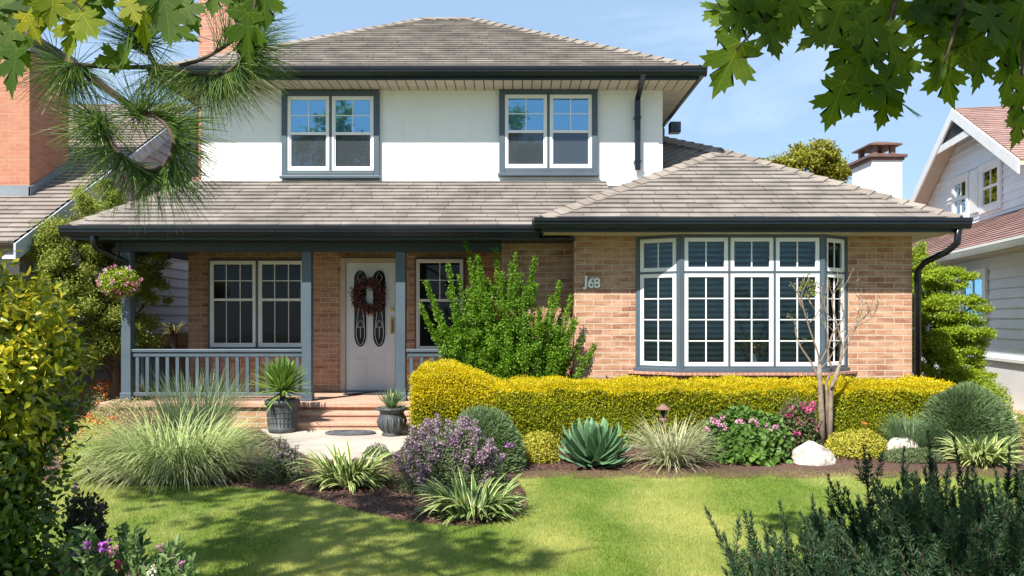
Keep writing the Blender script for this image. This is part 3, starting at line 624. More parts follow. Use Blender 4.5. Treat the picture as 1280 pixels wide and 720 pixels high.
# ---- house number
def text(body, x, y, z, size, mat, parent, name, ext=.008):
    cu = bpy.data.curves.new(name, 'FONT'); cu.body = body; cu.size = size; cu.extrude = ext; cu.offset = size*.03; cu.align_x = 'CENTER'
    t = bpy.data.objects.new(name, cu); C.objects.link(t); bpy.context.view_layer.update()
    me = bpy.data.meshes.new_from_object(t.evaluated_get(bpy.context.evaluated_depsgraph_get())); bpy.data.objects.remove(t)
    o = bpy.data.objects.new(name, me); C.objects.link(o); me.materials.clear(); me.materials.append(mat); o.parent = parent; o.rotation_euler = (rad(90), 0, 0); o.location = Vector((x, y, z))-wloc(parent); return o
for ch_, px in (('J', 732.5), ('6', 739), ('8', 746)):
    text(ch_, ax(px, 11.17), WINGY-.028, az(359.5, 11.17)+(.028 if ch_ == 'J' else 0), .19, M['num'], HZ, 'house_number', .012)
# ---- bay window
by = 10.87; bay = bpy.data.objects.new('bay_window', None); C.objects.link(bay); bay.parent = HZ
b0, b1 = (bw0, WINGY), (2.285, by); b2, b3 = (4.245, by), (bw1, WINGY)
BZ0, BZ1 = az(460, by), 2.77; ZM = az(340, by)
MB().prism([(b0[0], WINGY, 0), (b1[0], by+.03, 0), (b2[0], by+.03, 0), (b3[0], WINGY, 0)], (0, 0, .85)).build('bay_base', M['brick'], bay)
MB().prism([(b0[0]-.12, WINGY-.002, .85), (b1[0]-.06, by-.09, .85), (b2[0]+.06, by-.09, .85), (b3[0]+.14, WINGY-.002, .85)], (0, 0, BZ0-.06-.85)).build('brick_ledge', M['rowlock'], bay, .004)
MB().prism([(b0[0]-.03, WINGY+.3, BZ0-.058), (b0[0]-.03, WINGY-.01, BZ0-.058), (b1[0]-.02, by-.05, BZ0-.058), (b2[0]+.02, by-.05, BZ0-.058), (b3[0]+.03, WINGY-.01, BZ0-.058), (b3[0]+.03, WINGY+.3, BZ0-.058)], (0, 0, .05)).build('sill', M['trim'], bay, .004)
def obox(mb, p, u, n, u0, u1, t0, t1, z0, z1):
    """box in the frame of a wall facet: p origin 2D, u along, n inward"""
    q = [(p[0]+u[0]*a_+n[0]*b, p[1]+u[1]*a_+n[1]*b) for a_, b in ((u0, t0), (u1, t0), (u1, t1), (u0, t1))]
    mb.hexa([(x, y, z0) for x, y in q]+[(x, y, z1) for x, y in q]); return mb
def facet(p, q, ns, posts_w, grid_lo=(2, 4), grid_hi=(2, 1)):
    d = Vector((q[0]-p[0], q[1]-p[1])); L = d.length; u = d/L; n = Vector((-u.y, u.x))
    mb = MB(); obox(mb, p, u, n, 0, L, 0, .1, BZ1-.045, BZ1+.03); mb.build('top_rail', M['trim'], bay); mb = MB(); obox(mb, p, u, n, 0, L, .0, .1, BZ0-.008, BZ0+.02); mb.build('bottom_rail', M['trim'], bay); mb = MB(); obox(mb, p, u, n, 0, L, .005, .1, ZM-.012, ZM+.012); mb.build('transom', M['trim'], bay)
    ws = (L-2*posts_w)/ns
    for k in range(ns+1):
        if 0 < k < ns: mb = MB(); obox(mb, p, u, n, posts_w+k*ws-.012, posts_w+k*ws+.012, .002, .1, BZ0+.02, BZ1-.045); mb.build('mullion', M['trim'], bay)
    for e_ in (0, 1):
        mb = MB(); a_ = 0 if e_ == 0 else L-posts_w; obox(mb, p, u, n, a_, a_+posts_w, -.004, .1, BZ0-.006, BZ1); mb.build('corner_post', M['trim'], bay, .003)
    for k in range(ns):
        a_ = posts_w+k*ws+(.014 if k else .004); b_ = posts_w+(k+1)*ws-(.014 if k < ns-1 else .004)
        for z0, z1, g in ((BZ0+.022, ZM-.014, grid_lo), (ZM+.014, BZ1-.047, grid_hi)):
            fw = .055; mb = MB()
            obox(mb, p, u, n, a_, a_+fw, .012, .06, z0, z1); obox(mb, p, u, n, b_-fw, b_, .012, .06, z0, z1); obox(mb, p, u, n, a_+fw, b_-fw, .012, .06, z0, z0+fw); obox(mb, p, u, n, a_+fw, b_-fw, .012, .06, z1-fw, z1)
            mb.build('frame', M['white'], bay, .005); A0, A1, Z0, Z1 = a_+fw, b_-fw, z0+fw, z1-fw
            mb = MB(); obox(mb, p, u, n, A0, A1, .038, .044, Z0, Z1); mb.build('pane', M['glass_bay'], bay)
            mb = MB()
            for i in range(1, g[0]): xx_ = A0+(A1-A0)*i/g[0]; obox(mb, p, u, n, xx_-.008, xx_+.008, .026, .037, Z0, Z1)
            for i in range(1, g[1]): zz_ = Z0+(Z1-Z0)*i/g[1]; obox(mb, p, u, n, A0, A1, .0275, .0365, zz_-.007, zz_+.007)
            if mb.v: mb.build('muntin', M['white'], bay)
        # slatted blind hanging behind the panes
        if not (ns == 3 and k == 1): zl = BZ0+.05
        else: zl = BZ0+.05
        mb = MB(); z = zl
        while z < BZ1-.08:
            q4 = [(p[0]+u[0]*s_+n[0]*t_, p[1]+u[1]*s_+n[1]*t_, z+dz_) for s_, t_, dz_ in ((a_+.02, .17, -.016), (b_-.02, .17, -.016), (b_-.02, .20, .014), (a_+.02, .20, .014))]
            mb.hexa([*q4, *[(x, y, zz+.004) for x, y, zz in q4]]); z += .075
        mb.build('blind', M['blind'], bay)
facet(b0, b1, 1, .055); facet(b1, b2, 3, .055); facet(b2, b3, 1, .055)
MB().prism([(b0[0], WINGY+.3, BZ1+.03), (b0[0], WINGY, BZ1+.03), (*b1, BZ1+.03), (*b2, BZ1+.03), (b3[0], WINGY, BZ1+.03), (b3[0], WINGY+.3, BZ1+.03)], (0, 0, .02)).build('bay_head', M['trim'], bay)
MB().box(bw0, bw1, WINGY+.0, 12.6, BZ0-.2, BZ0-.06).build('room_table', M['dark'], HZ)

# ------------------------------------------------------------------ NEIGHBOUR, LEFT
NL = thing('neighbour_house', 'grey sided neighbour house on the left with a front sloping roof and tall brick chimney', 'house', (-10, 14, 0))
nx = -7.0; sl = .57; ey, ez = 10.9, 2.64; ry = 17.2; rz = ez+sl*(ry-ey)
courses('siding', [(nx, 11.4, 0), (nx, 23, 0), (nx, 23, 2.9), (nx, ry, rz-.12), (nx, 11.4, 2.8)], M['siding_l'], NL, c=.19, tabs=None, t=.022, lift=.0)
MB().prism([(nx-.02, 11.4, 0), (nx-.02, 23, 0), (nx-.02, 23, 2.9), (nx-.02, ry, rz-.12), (nx-.02, 11.4, 2.8)], (-8, 0, 0)).build('wall', M['siding_l'], NL)
NR = bpy.data.objects.new('roof', None); C.objects.link(NR); NR.parent = NL
re = nx+.22
courses('shingles', [(-16, ey, ez), (re, ey, ez), (re, ry, rz), (-16, ry, rz)], M['shingle_l'], NR)
courses('shingles', [(re, 23.5, ez), (-16, 23.5, ez), (-16, ry, rz), (re, ry, rz)], M['shingle_l'], NR, tabs=(1, 1.5))
MB().prism([(re, ey, ez), (re, ry, rz), (re, 23.5, ez), (re, 23.3, ez-.1), (re, ry, rz-.12), (re, ey+.2, ez-.03)], (-9, 0, 0)).build('roof_deck', M['deck'], NR)
MB().prism([(re, ey-.02, ez-.0), (re, ry, rz), (re, ry, rz-.24), (re, ey-.02, ez-.24)], (.03, 0, 0)).prism([(re, 23.5, ez), (re, ry, rz), (re, ry, rz-.24), (re, 23.5, ez-.24)], (.03, 0, 0)).build('bargeboard', simple('pale_blue_paint', (.42, .47, .53)), NR)
MB().prism([(re, ey+.05, ez-.2), (re, ry, rz-.22), (re, ry, rz-.2), (re, ey+.05, ez-.18)], (-.2, 0, 0)).build('soffit', M['white'], NR)
cx0, cx1, cy0, cy1, cz1 = -8.6, -7.48, 12.4, 13.5, az(56, 12.4)
MB().box(cx0, cx1, cy0, cy1, 3.0, cz1).build('chimney', M['brick_dk'], NL)
MB().box(cx0-.1, cx1+.1, cy0-.1, cy1+.1, cz1, cz1+.16).box(cx0-.04, cx1+.04, cy0-.04, cy1+.04, cz1-.1, cz1).build('chimney_cap', M['metal'], NL, .01)
MB().box(cx0-.03, cx1+.03, cy0-.03, cy0, 3.3, 3.68).prism([(cx1+.004, cy0-.03, 3.45), (cx1+.004, cy1, 4.1), (cx1+.004, cy1, 4.28), (cx1+.004, cy0-.03, 3.66)], (.03, 0, 0)).build('chimney_flashing', M['metal'], NL)
# ------------------------------------------------------------------ NEIGHBOUR, RIGHT
dv = Vector((.18, 1, 0)).normalized(); nv = Vector((-dv.y, dv.x, 0)); O = Vector((8.2, 12.8, 0))
def N(s, t, z): return tuple(O+dv*s+nv*t+Vector((0, 0, z)))
NH = thing('neighbour_house', 'pale blue sided neighbour house on the right with pink shingle roof and white gable', 'house', tuple(O+dv*3))
courses('siding', [N(12, 0, .95), N(-3.5, 0, .95), N(-3.5, 0, 2.85), N(12, 0, 2.85)], M['siding_r'], NH, c=.17, tabs=None, t=.024, lift=0)
MB().prism([N(12, -.02, 0), N(-3.5, -.02, 0), N(-3.5, -.02, 2.9), N(12, -.02, 2.9)], tuple(-nv*6)).build('wall', M['siding_r'], NH)
MB().prism([N(12, .03, 0), N(-3.5, .03, 0), N(-3.5, .03, .90), N(12, .03, .90)], tuple(-nv*.04)).build('foundation', M['stucco'], NH)
MB().prism([N(12, .07, .90), N(-3.5, .07, .90), N(-3.5, .07, .96), N(12, .07, .96)], tuple(-nv*.08)).build('base_board', M['white'], NH, .004)
RR = bpy.data.objects.new('roof', None); C.objects.link(RR); RR.parent = NH
courses('shingles', [N(12, .45, 2.80), N(-3.5, .45, 2.80), N(-3.5, -3.5, 4.9), N(12, -3.5, 4.9)], M['shingle_r'], RR, c=.15)
MB().prism([N(12, .44, 2.78), N(12, -3.5, 4.88), N(12, -3.5, 2.78)], tuple(-dv*15.5)).build('roof_deck', M['deck'], RR)
mb = MB(); p_, q_ = Vector(N(12, .45, 2.83)), Vector(N(-3.5, .45, 2.83)); gutter(mb, p_, q_, tuple(nv), .12, .11); mb.build('gutter', M['white'], RR)
MB().prism([N(12, .44, 2.70), N(-3.5, .44, 2.70), N(-3.5, 0, 2.70), N(12, 0, 2.70)], (0, 0, .03)).build('soffit', M['cream'], RR)
ga, gh = 6.3, 6.55; gs = .54; tg = -1.5                # gable: apex s, apex z, slope, wall line
def gz(s): return gh-abs(s-ga)*gs
fl, frr = ga+3.5, ga-3.5
courses('gable_siding', [N(fl-.3, tg, 3.6), N(frr+.3, tg, 3.6), N(frr+.3, tg, gz(frr+.3)-.1), N(ga, tg, gh-.1), N(fl-.3, tg, gz(fl-.3)-.1)], M['siding_r'], NH, c=.17, tabs=None, t=.022, lift=0)
MB().prism([N(fl-.3, tg-.02, 3.2), N(frr+.3, tg-.02, 3.2), N(frr+.3, tg-.02, gz(frr+.3)-.1), N(ga, tg-.02, gh-.1), N(fl-.3, tg-.02, gz(fl-.3)-.1)], tuple(-nv*5)).build('gable_wall', M['siding_r'], NH)
te = tg+.42
courses('shingles', [N(fl, -7, gz(fl)), N(fl, te, gz(fl)), N(ga, te, gh), N(ga, -7, gh)], M['shingle_r'], RR, c=.15)
courses('shingles', [N(frr, te, gz(frr)), N(frr, -7, gz(frr)), N(ga, -7, gh), N(ga, te, gh)], M['shingle_r'], RR, c=.15)
MB().prism([N(fl, te, gz(fl)), N(ga, te, gh), N(frr, te, gz(frr)), N(frr, te, gz(frr)-.08), N(ga, te, gh-.08), N(fl, te, gz(fl)-.08)], tuple(-nv*5.5)).build('roof_deck', M['cream'], RR)
for s_ in (fl, frr):
    MB().prism([N(s_, te+.005, gz(s_)+.02), N(ga, te+.005, gh+.02), N(ga, te+.005, gh-.24), N(s_, te+.005, gz(s_)-.24)], tuple(nv*.04)).build('bargeboard', M['white'], RR)
# closed peak with louvred vent
pk = 1.15
MB().prism([N(ga+pk, te-.05, gz(ga+pk)-.1), N(ga-pk, te-.05, gz(ga-pk)-.1), N(ga, te-.05, gh-.1)], tuple(-nv*.03)).build('gable_peak', M['white'], NH)
MB().prism([N(ga+pk*.72, te-.045, gz(ga+pk)+.0), N(ga-pk*.72, te-.045, gz(ga-pk)+.0), N(ga, te-.045, gh-.28)], tuple(nv*.01)).build('gable_vent', M['dark'], NH)
mb = MB()
for k in range(7):
    z = gz(ga+pk)+.03+k*.055; hw = max(.02, (gh-.28-z)/(gh-.28-gz(ga+pk))*pk*.70)
    mb.prism([N(ga+hw, te-.033, z), N(ga-hw, te-.033, z), N(ga-hw, te-.01, z-.02), N(ga+hw, te-.01, z-.02)], (0, 0, .006))
mb.build('vent_louvre', M['metal'], NH)
MB().prism([N(ga+pk+.12, te-.0, gz(ga+pk)-.22), N(ga-pk-.12, te-.0, gz(ga+pk)-.22), N(ga-pk-.12, te-.0, gz(ga+pk)-.06), N(ga+pk+.12, te-.0, gz(ga+pk)-.06)], tuple(nv*.03)).build('peak_board', M['white'], NH)
def nwin(s0_, s1_, z0, z1, t, ns=1, glass_='glass_dark'):
    root = bpy.data.objects.new('window', None); C.objects.link(root); root.parent = NH
    def bx(mb, a_, b_, za, zb, t0, t1): mb.prism([N(b_, t+t0, za), N(a_, t+t0, za), N(a_, t+t0, zb), N(b_, t+t0, zb)], tuple(nv*(t1-t0)))
    mb = MB(); f_ = .12; bx(mb, s0_-f_, s0_, z0-f_, z1+f_, .02, .07); bx(mb, s1_, s1_+f_, z0-f_, z1+f_, .02, .07); bx(mb, s0_, s1_, z1, z1+f_, .02, .07); bx(mb, s0_, s1_, z0-f_, z0, .02, .08); mb.build('frame', M['white'], root)
    wd = (s1_-s0_)/ns
    for k in range(ns):
        a_, b_ = s0_+k*wd, s0_+(k+1)*wd; i = .06; zm = (z0+z1)/2
        mb = MB(); bx(mb, a_, a_+i, z0, z1, .02, .055); bx(mb, b_-i, b_, z0, z1, .02, .055); bx(mb, a_+i, b_-i, z1-i, z1, .02, .055); bx(mb, a_+i, b_-i, z0, z0+i, .02, .055); bx(mb, a_+i, b_-i, zm-.03, zm+.03, .02, .05)
        bx(mb, (a_+b_)/2-.012, (a_+b_)/2+.012, z0+i, z1-i, .03, .045); mb.build('sash', M['white'], root)
        mb = MB(); bx(mb, a_+i, b_-i, z0+i, z1-i, .024, .03); mb.build('pane', M[glass_], root)
nwin(4.75, 5.65, 4.12, 4.98, tg); nwin(6.55, 7.35, 4.12, 4.98, tg)
mb = MB().prism([N(6.35, tg+.03, 4.08), N(5.85, tg+.03, 4.08), N(5.85, tg+.03, 5.05), N(6.35, tg+.03, 5.05)], tuple(nv*.03)); mb.build('window_panel', M['white'], NH)
nwin(1.5, 2.5, 1.35, 2.4, 0, 1, 'glass_up')
# ------------------------------------------------------------------ rear chimney
RC = thing('chimney', 'white rendered chimney with brown hooded cap rising behind the right roof', 'chimney', (7.0, 15.4, 0))
X0, X1, Y0, Y1 = 6.75, 7.32, 15, 15.88; zc = az(197, 15)
MB().box(X0, X1, Y0, Y1, 0, zc).build('stack', M['stucco'], RC, .01)
MB().box(X0-.07, X1+.07, Y0-.07, Y1+.07, zc, zc+.06).box(X0-.03, X1+.03, Y0-.03, Y1+.03, zc-.05, zc).build('crown', M['copper'], RC, .01)
hx0, hx1, hy0, hy1 = X0+.07, X1-.07, Y0+.12, Y1-.12
mb = MB()
for x in (hx0, hx1-.09):
    for y in (hy0, hy1-.09): mb.box(x, x+.09, y, y+.09, zc+.06, zc+.25)
mb.box(hx0-.03, hx1+.03, hy0-.03, hy1+.03, zc+.06, zc+.10); mb.build('cap_pillars', M['copper'], RC)
mb = MB(); q = [(hx0-.09, hy0-.09), (hx1+.09, hy0-.09), (hx1+.09, hy1+.09), (hx0-.09, hy1+.09)]; i2 = [(hx0+.1, hy0+.15), (hx1-.1, hy0+.15), (hx1-.1, hy1-.15), (hx0+.1, hy1-.15)]
mb.hexa([(x, y, zc+.25) for x, y in q]+[(x, y, zc+.28) for x, y in q]); mb.hexa([(x, y, zc+.28) for x, y in [(a_*.98+.02*7.03, b_) for a_, b_ in q]]+[(x, y, zc+.36) for x, y in i2]); mb.build('hood', M['copper'], RC)
# ------------------------------------------------------------------ back fence between the houses (left)
FN = thing('wooden_fence', 'tan wooden fence between the left neighbour and the porch', 'fence', (-6, 14.4, 0))
for k in range(13):
    x = -6.9+k*.15; MB().box(x, x+.14, 14.4, 14.43, 0, 1.35+random.uniform(-.01, .01)).build('board', M['wood'], FN)
MB().box(-6.95, -5.2, 14.36, 14.4, 1.15, 1.25).box(-6.95, -5.2, 14.36, 14.4, .3, .4).build('rail', M['wood'], FN)

#@@PLANTS@@
# ------------------------------------------------------------------ foliage materials
L_ = {}
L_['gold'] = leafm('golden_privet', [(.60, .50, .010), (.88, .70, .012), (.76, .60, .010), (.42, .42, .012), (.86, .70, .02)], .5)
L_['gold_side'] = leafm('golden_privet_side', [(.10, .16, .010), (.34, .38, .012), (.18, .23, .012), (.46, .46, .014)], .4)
L_['green'] = leafm('bright_green', [(.08, .20, .012), (.17, .34, .018), (.12, .26, .014), (.26, .42, .03)], .45)
L_['tree_l'] = leafm('soft_green', [(.15, .21, .035), (.27, .33, .05), (.38, .40, .06), (.19, .26, .04)], .45)
L_['tree_r'] = leafm('lime_green', [(.19, .32, .015), (.33, .45, .02), (.44, .52, .03), (.13, .24, .014)], .45)
L_['tree_b'] = leafm('yellow_green', [(.20, .22, .02), (.34, .32, .03), (.26, .26, .02)], .4)
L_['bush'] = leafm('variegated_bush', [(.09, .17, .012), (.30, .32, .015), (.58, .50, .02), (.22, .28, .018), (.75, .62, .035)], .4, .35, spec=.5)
L_['bush_d'] = leafm('shaded_bush_leaf', [(.05, .105, .012), (.085, .155, .016), (.16, .20, .02)], .3, .35, spec=.5)  # dark leaf copy for the lower bush, its shade put into the colour
L_['grass_v'] = leafm('variegated_grass', [(.20, .32, .06), (.32, .42, .12), (.26, .37, .08)], .35, .5, edge=((.72, .72, .40), .30))
L_['grass_b'] = leafm('blue_grass', [(.13, .20, .09), (.20, .28, .14), (.26, .33, .17)], .35)
L_['grass_w'] = leafm('cream_grass', [(.26, .32, .14), (.50, .50, .28), (.64, .62, .40), (.36, .40, .19)], .35)
L_['hosta'] = leafm('striped_lily', [(.09, .19, .02), (.13, .24, .03), (.16, .27, .035)], .35, .4, edge=((.66, .66, .30), .24))
L_['hosta2'] = leafm('striped_lily_dark', [(.06, .15, .02), (.09, .19, .025)], .35, .4, edge=((.58, .60, .26), .27))
L_['agave'] = leafm('agave_leaf', [(.12, .24, .115), (.15, .29, .14), (.10, .20, .095)], .12, .45, edge=((.28, .40, .24), .42))
L_['bluegreen'] = leafm('blue_green_needles', [(.15, .24, .10), (.22, .32, .14), (.28, .38, .17)], .3)
L_['bluegreen2'] = leafm('teal_needles', [(.13, .22, .10), (.19, .29, .14), (.25, .35, .17)], .3)
L_['lavleaf'] = leafm('grey_green_leaf', [(.11, .16, .06), (.18, .23, .10), (.14, .19, .075)], .35)
L_['purple'] = leafm('purple_bloom', [(.44, .26, .40), (.56, .38, .50), (.36, .20, .34), (.64, .48, .56)], .35)
L_['magenta'] = leafm('magenta_bloom', [(.60, .06, .22), (.72, .12, .34), (.50, .04, .16)], .3)
L_['violet'] = leafm('violet_bloom', [(.35, .08, .45), (.48, .14, .55)], .3)
L_['pink'] = leafm('pink_bloom', [(.70, .28, .46), (.80, .42, .58), (.62, .20, .38)], .3)
L_['white'] = leafm('white_bloom', [(.75, .70, .62), (.80, .74, .55)], .3)
L_['orange'] = leafm('orange_bloom', [(.62, .16, .03), (.70, .26, .06), (.60, .24, .12)], .3)
L_['red'] = leafm('dark_red_leaf', [(.16, .02, .025), (.26, .05, .04), (.10, .02, .02)], .2)
L_['yellow'] = leafm('yellow_leaf', [(.40, .38, .03), (.60, .54, .06), (.30, .32, .03), (.66, .58, .12)], .35)
L_['sedge'] = leafm('dry_stems', [(.36, .33, .14), (.46, .40, .20), (.26, .28, .10)], .35)
L_['yucca'] = leafm('yucca_leaf', [(.09, .20, .02), (.15, .28, .035), (.20, .33, .06)], .3, .4, edge=((.36, .42, .12), .4))
L_['needle'] = leafm('pine_needle', [(.03, .075, .012), (.06, .13, .02), (.11, .19, .03), (.24, .29, .07)], .3, .4)
L_['rosemary'] = leafm('rosemary_leaf', [(.018, .055, .024), (.032, .085, .036), (.055, .12, .05), (.10, .17, .07)], .2, .6)
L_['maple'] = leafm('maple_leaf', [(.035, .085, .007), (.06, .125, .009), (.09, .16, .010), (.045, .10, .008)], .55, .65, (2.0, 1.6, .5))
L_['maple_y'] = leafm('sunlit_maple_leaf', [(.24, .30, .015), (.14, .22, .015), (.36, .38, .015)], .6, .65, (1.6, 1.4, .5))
L_['gold_dry'] = leafm('dried_flower', [(.55, .38, .06), (.45, .28, .05)], .2)

def veins(m):
    nt = m.node_tree; b = nt.nodes['Principled BSDF']; src = b.inputs['Base Color'].links[0].from_socket
    tc = nt.nodes.new('ShaderNodeTexCoord'); sp = nt.nodes.new('ShaderNodeSeparateXYZ'); nt.links.new(tc.outputs['UV'], sp.inputs[0])
    def mth(op, a_, b_=None):
        n_ = nt.nodes.new('ShaderNodeMath'); n_.operation = op
        for i_, v in enumerate((a_, b_)):
            if v is None: continue
            if isinstance(v, (int, float)): n_.inputs[i_].default_value = v
            else: nt.links.new(v, n_.inputs[i_])
        return n_.outputs[0]
    u_ = mth('SUBTRACT', sp.outputs[0], .5); ang = mth('ABSOLUTE', mth('ARCTAN2', u_, mth('ADD', sp.outputs[1], .02)))
    rad_ = mth('SQRT', mth('ADD', mth('MULTIPLY', u_, u_), mth('MULTIPLY', sp.outputs[1], sp.outputs[1]))); tot = None
    for a0 in (0, .83, 1.55):
        d_ = mth('MULTIPLY', mth('ABSOLUTE', mth('SUBTRACT', ang, a0)), rad_); v_ = mth('LESS_THAN', d_, .009); tot = v_ if tot is None else mth('MAXIMUM', tot, v_)
    # side veins branching from the midrib
    w_ = mth('SUBTRACT', sp.outputs[1], mth('MULTIPLY', mth('ABSOLUTE', u_), .9)); fr_ = mth('FRACT', mth('MULTIPLY', w_, 9)); sv = mth('MULTIPLY', mth('LESS_THAN', fr_, .09), .6); tot = mth('MAXIMUM', tot, sv)
    f_, _ = noise_fac(nt, 14, 4, 'Object', .5, .75)
    c_ = mix(nt, f_, src, mix(nt, 1.0, src, (1.5, 1.2, .8), 'MULTIPLY')); c_ = mix(nt, mth('MULTIPLY', tot, .6), c_, mix(nt, 1.0, c_, (2.4, 2.0, 2.0), 'MULTIPLY'))
    nt.links.new(c_, b.inputs['Base Color'])
    for nd in nt.nodes:
        if nd.type == 'BSDF_TRANSLUCENT' and nd.inputs['Color'].links:
            up = nd.inputs['Color'].links[0].from_node
            if up.type == 'MIX': nt.links.new(c_, up.inputs['A'])
for k_ in ('maple', 'maple_y'): veins(L_[k_])
def gpt(px, py):
    """ground point under a photo pixel"""
    Y = H*F/(py-HOR)
    for _ in range(5): Y = (H-float(tz(0, Y)))*F/(py-HOR)
    return (ax(px, Y), Y, float(tz(0, Y)))
def ppl(pts): return [at(*p) for p in pts]
def root(name, label, cat, c, group=None): return thing(name, label, cat, c, group)

# ------------------------------------------------------------------ hedge
hg = root('hedge', 'long clipped golden hedge in front of the brick wing under the bay window', 'hedge', (2.1, 10.1, .08))
hx0_, hx1_, hy0_, hy1_ = -1.22, 5.45, 9.72, 10.55
def htop(x, y): return .808+.215/(1+np.exp((x+.42)*9))+.02*np.sin(x*5+y*3)+.015*np.sin(x*13.7)
def hedge_pts(n, face):
    a_ = R.uniform(0, 1, n); b_ = R.uniform(0, 1, n); d_ = np.abs(R.normal(0, .028, n))-R.uniform(0, 1, n)**6*.05
    if face == 'top': x = hx0_+a_*(hx1_-hx0_); y = hy0_+b_*(hy1_-hy0_); z = htop(x, y)-d_; N_ = np.tile((0, 0, 1.), (n, 1))
    if face == 'front': x = hx0_+a_*(hx1_-hx0_); z = .08+b_*(htop(x, hy0_)-.08); y = hy0_+d_*1.3+.012*np.sin(x*6)+.02*np.sin(z*9+x*2); N_ = np.tile((0, -1., 0), (n, 1))
    if face == 'back': x = hx0_+a_*(hx1_-hx0_); z = .08+b_*(htop(x, hy0_)-.08); y = hy1_-d_; N_ = np.tile((0, 1., 0), (n, 1))
    if face == 'left': y = hy0_+a_*(hy1_-hy0_); z = .08+b_*(htop(hx0_, y)-.08); x = hx0_+d_; N_ = np.tile((-1., 0, 0), (n, 1))
    if face == 'right': y = hy0_+a_*(hy1_-hy0_); z = .08+b_*(htop(hx1_, y)-.08); x = hx1_-d_; N_ = np.tile((1., 0, 0), (n, 1))
    P = np.stack([x, y, z], 1)
    # round the edges
    cy_ = np.clip((hy0_+.10-y)/.10, 0, 1); ct = np.clip((z-(htop(x, y)-.10))/.10, 0, 1); P[:, 1] += .07*cy_*ct*ct; P[:, 2] -= .05*ct*cy_*cy_
    cx_ = np.clip((hx0_+.14-x)/.14, 0, 1); P[:, 0] += .06*cx_*ct; P[:, 2] -= .06*cx_*cx_*ct
    return P, N_
Ps, Ns = zip(*[hedge_pts(n, f) for n, f in ((60000, 'top'), (95000, 'front'), (9000, 'back'), (9000, 'left'), (9000, 'right'))])
Ps = np.concatenate(Ps); Ns = np.concatenate(Ns); n = len(Ps)
# new growth at the top is yellow, older leaves lower on the sides are greener
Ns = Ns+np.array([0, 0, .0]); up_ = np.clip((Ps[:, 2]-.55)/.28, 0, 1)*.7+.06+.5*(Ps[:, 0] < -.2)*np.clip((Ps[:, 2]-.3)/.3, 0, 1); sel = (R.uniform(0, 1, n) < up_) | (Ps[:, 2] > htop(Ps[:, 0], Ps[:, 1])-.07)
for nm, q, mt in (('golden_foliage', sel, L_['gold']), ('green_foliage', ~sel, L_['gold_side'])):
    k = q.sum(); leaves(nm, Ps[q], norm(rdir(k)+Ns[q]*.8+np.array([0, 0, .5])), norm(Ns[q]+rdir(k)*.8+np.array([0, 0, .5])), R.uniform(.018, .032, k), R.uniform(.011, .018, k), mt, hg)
# loose sprigs standing out of the clipped top
k = 2600; x = R.uniform(hx0_+.05, hx1_, k); y = R.uniform(hy0_+.05, hy1_, k); leaves('sprigs', np.stack([x, y, htop(x, y)-.01+R.uniform(0, .035, k)], 1), rdir(k, 1.2), rdir(k), .03, .014, L_['gold'], hg)
MB().box(hx0_+.07, hx1_-.06, hy0_+.08, hy1_-.06, .05, .76).box(hx0_+.1, -.55, hy0_+.12, hy1_-.08, .76, .92).build('twiggy_core', simple('hedge_core', (.03, .032, .012), (.015, .018, .008), .95, 25, bs=.9), hg)

# ------------------------------------------------------------------ generic builders
def stems_shrub(parent, stems, leaf_mat, bark, step, L, W, r0=.012, T=T_DIA, spread=.8, upl=.4, name='foliage', start=.1, wh=3, jit=.02):
    """leaves set along curved stems; stems = list of point lists"""
    mb = MB(); Pn = []; Un = []
    for st in stems:
        q = np.array(st); seg = np.linalg.norm(np.diff(q, axis=0), axis=1); ln = seg.sum(); cum = np.concatenate([[0], np.cumsum(seg)])
        mb.tube([tuple(p) for p in q], [r0*(1-.8*i/(len(q)-1)) for i in range(len(q))], 5)
        m_ = int(ln/step); s_ = R.uniform(start, 1, m_*wh)*ln
        P = np.stack([np.interp(s_, cum, q[:, i]) for i in range(3)], 1); P2 = np.stack([np.interp(np.minimum(s_+.03, ln+.0), cum, q[:, i]) for i in range(3)], 1)
        t_ = norm(P2-P+1e-6); Pn.append(P+R.normal(0, jit, P.shape)*(1-.6*(s_/ln))[:, None]); Un.append(norm(rdir(len(P))*spread+t_*.7+np.array([0, 0, upl*.4])))
    P = np.concatenate(Pn); U = np.concatenate(Un); n = len(P)
    leaves(name, P, U, rdir(n)+np.array([0, -.2, .9]), R.uniform(*L, n), R.uniform(*W, n), leaf_mat, parent, T)
    if bark: mb.build('stems', bark, parent, smooth=True)
def curve_stem(p0, d0, ln, bend=(0, 0, 0), n=6, wob=.02):
    p = Vector(p0); d = Vector(d0).normalized(); out = [tuple(p)]
    for k in range(n):
        d = (d+Vector(bend)/n+Vector((random.gauss(0, wob), random.gauss(0, wob), random.gauss(0, wob)))).normalized(); p = p+d*(ln/n); out.append(tuple(p))
    return out

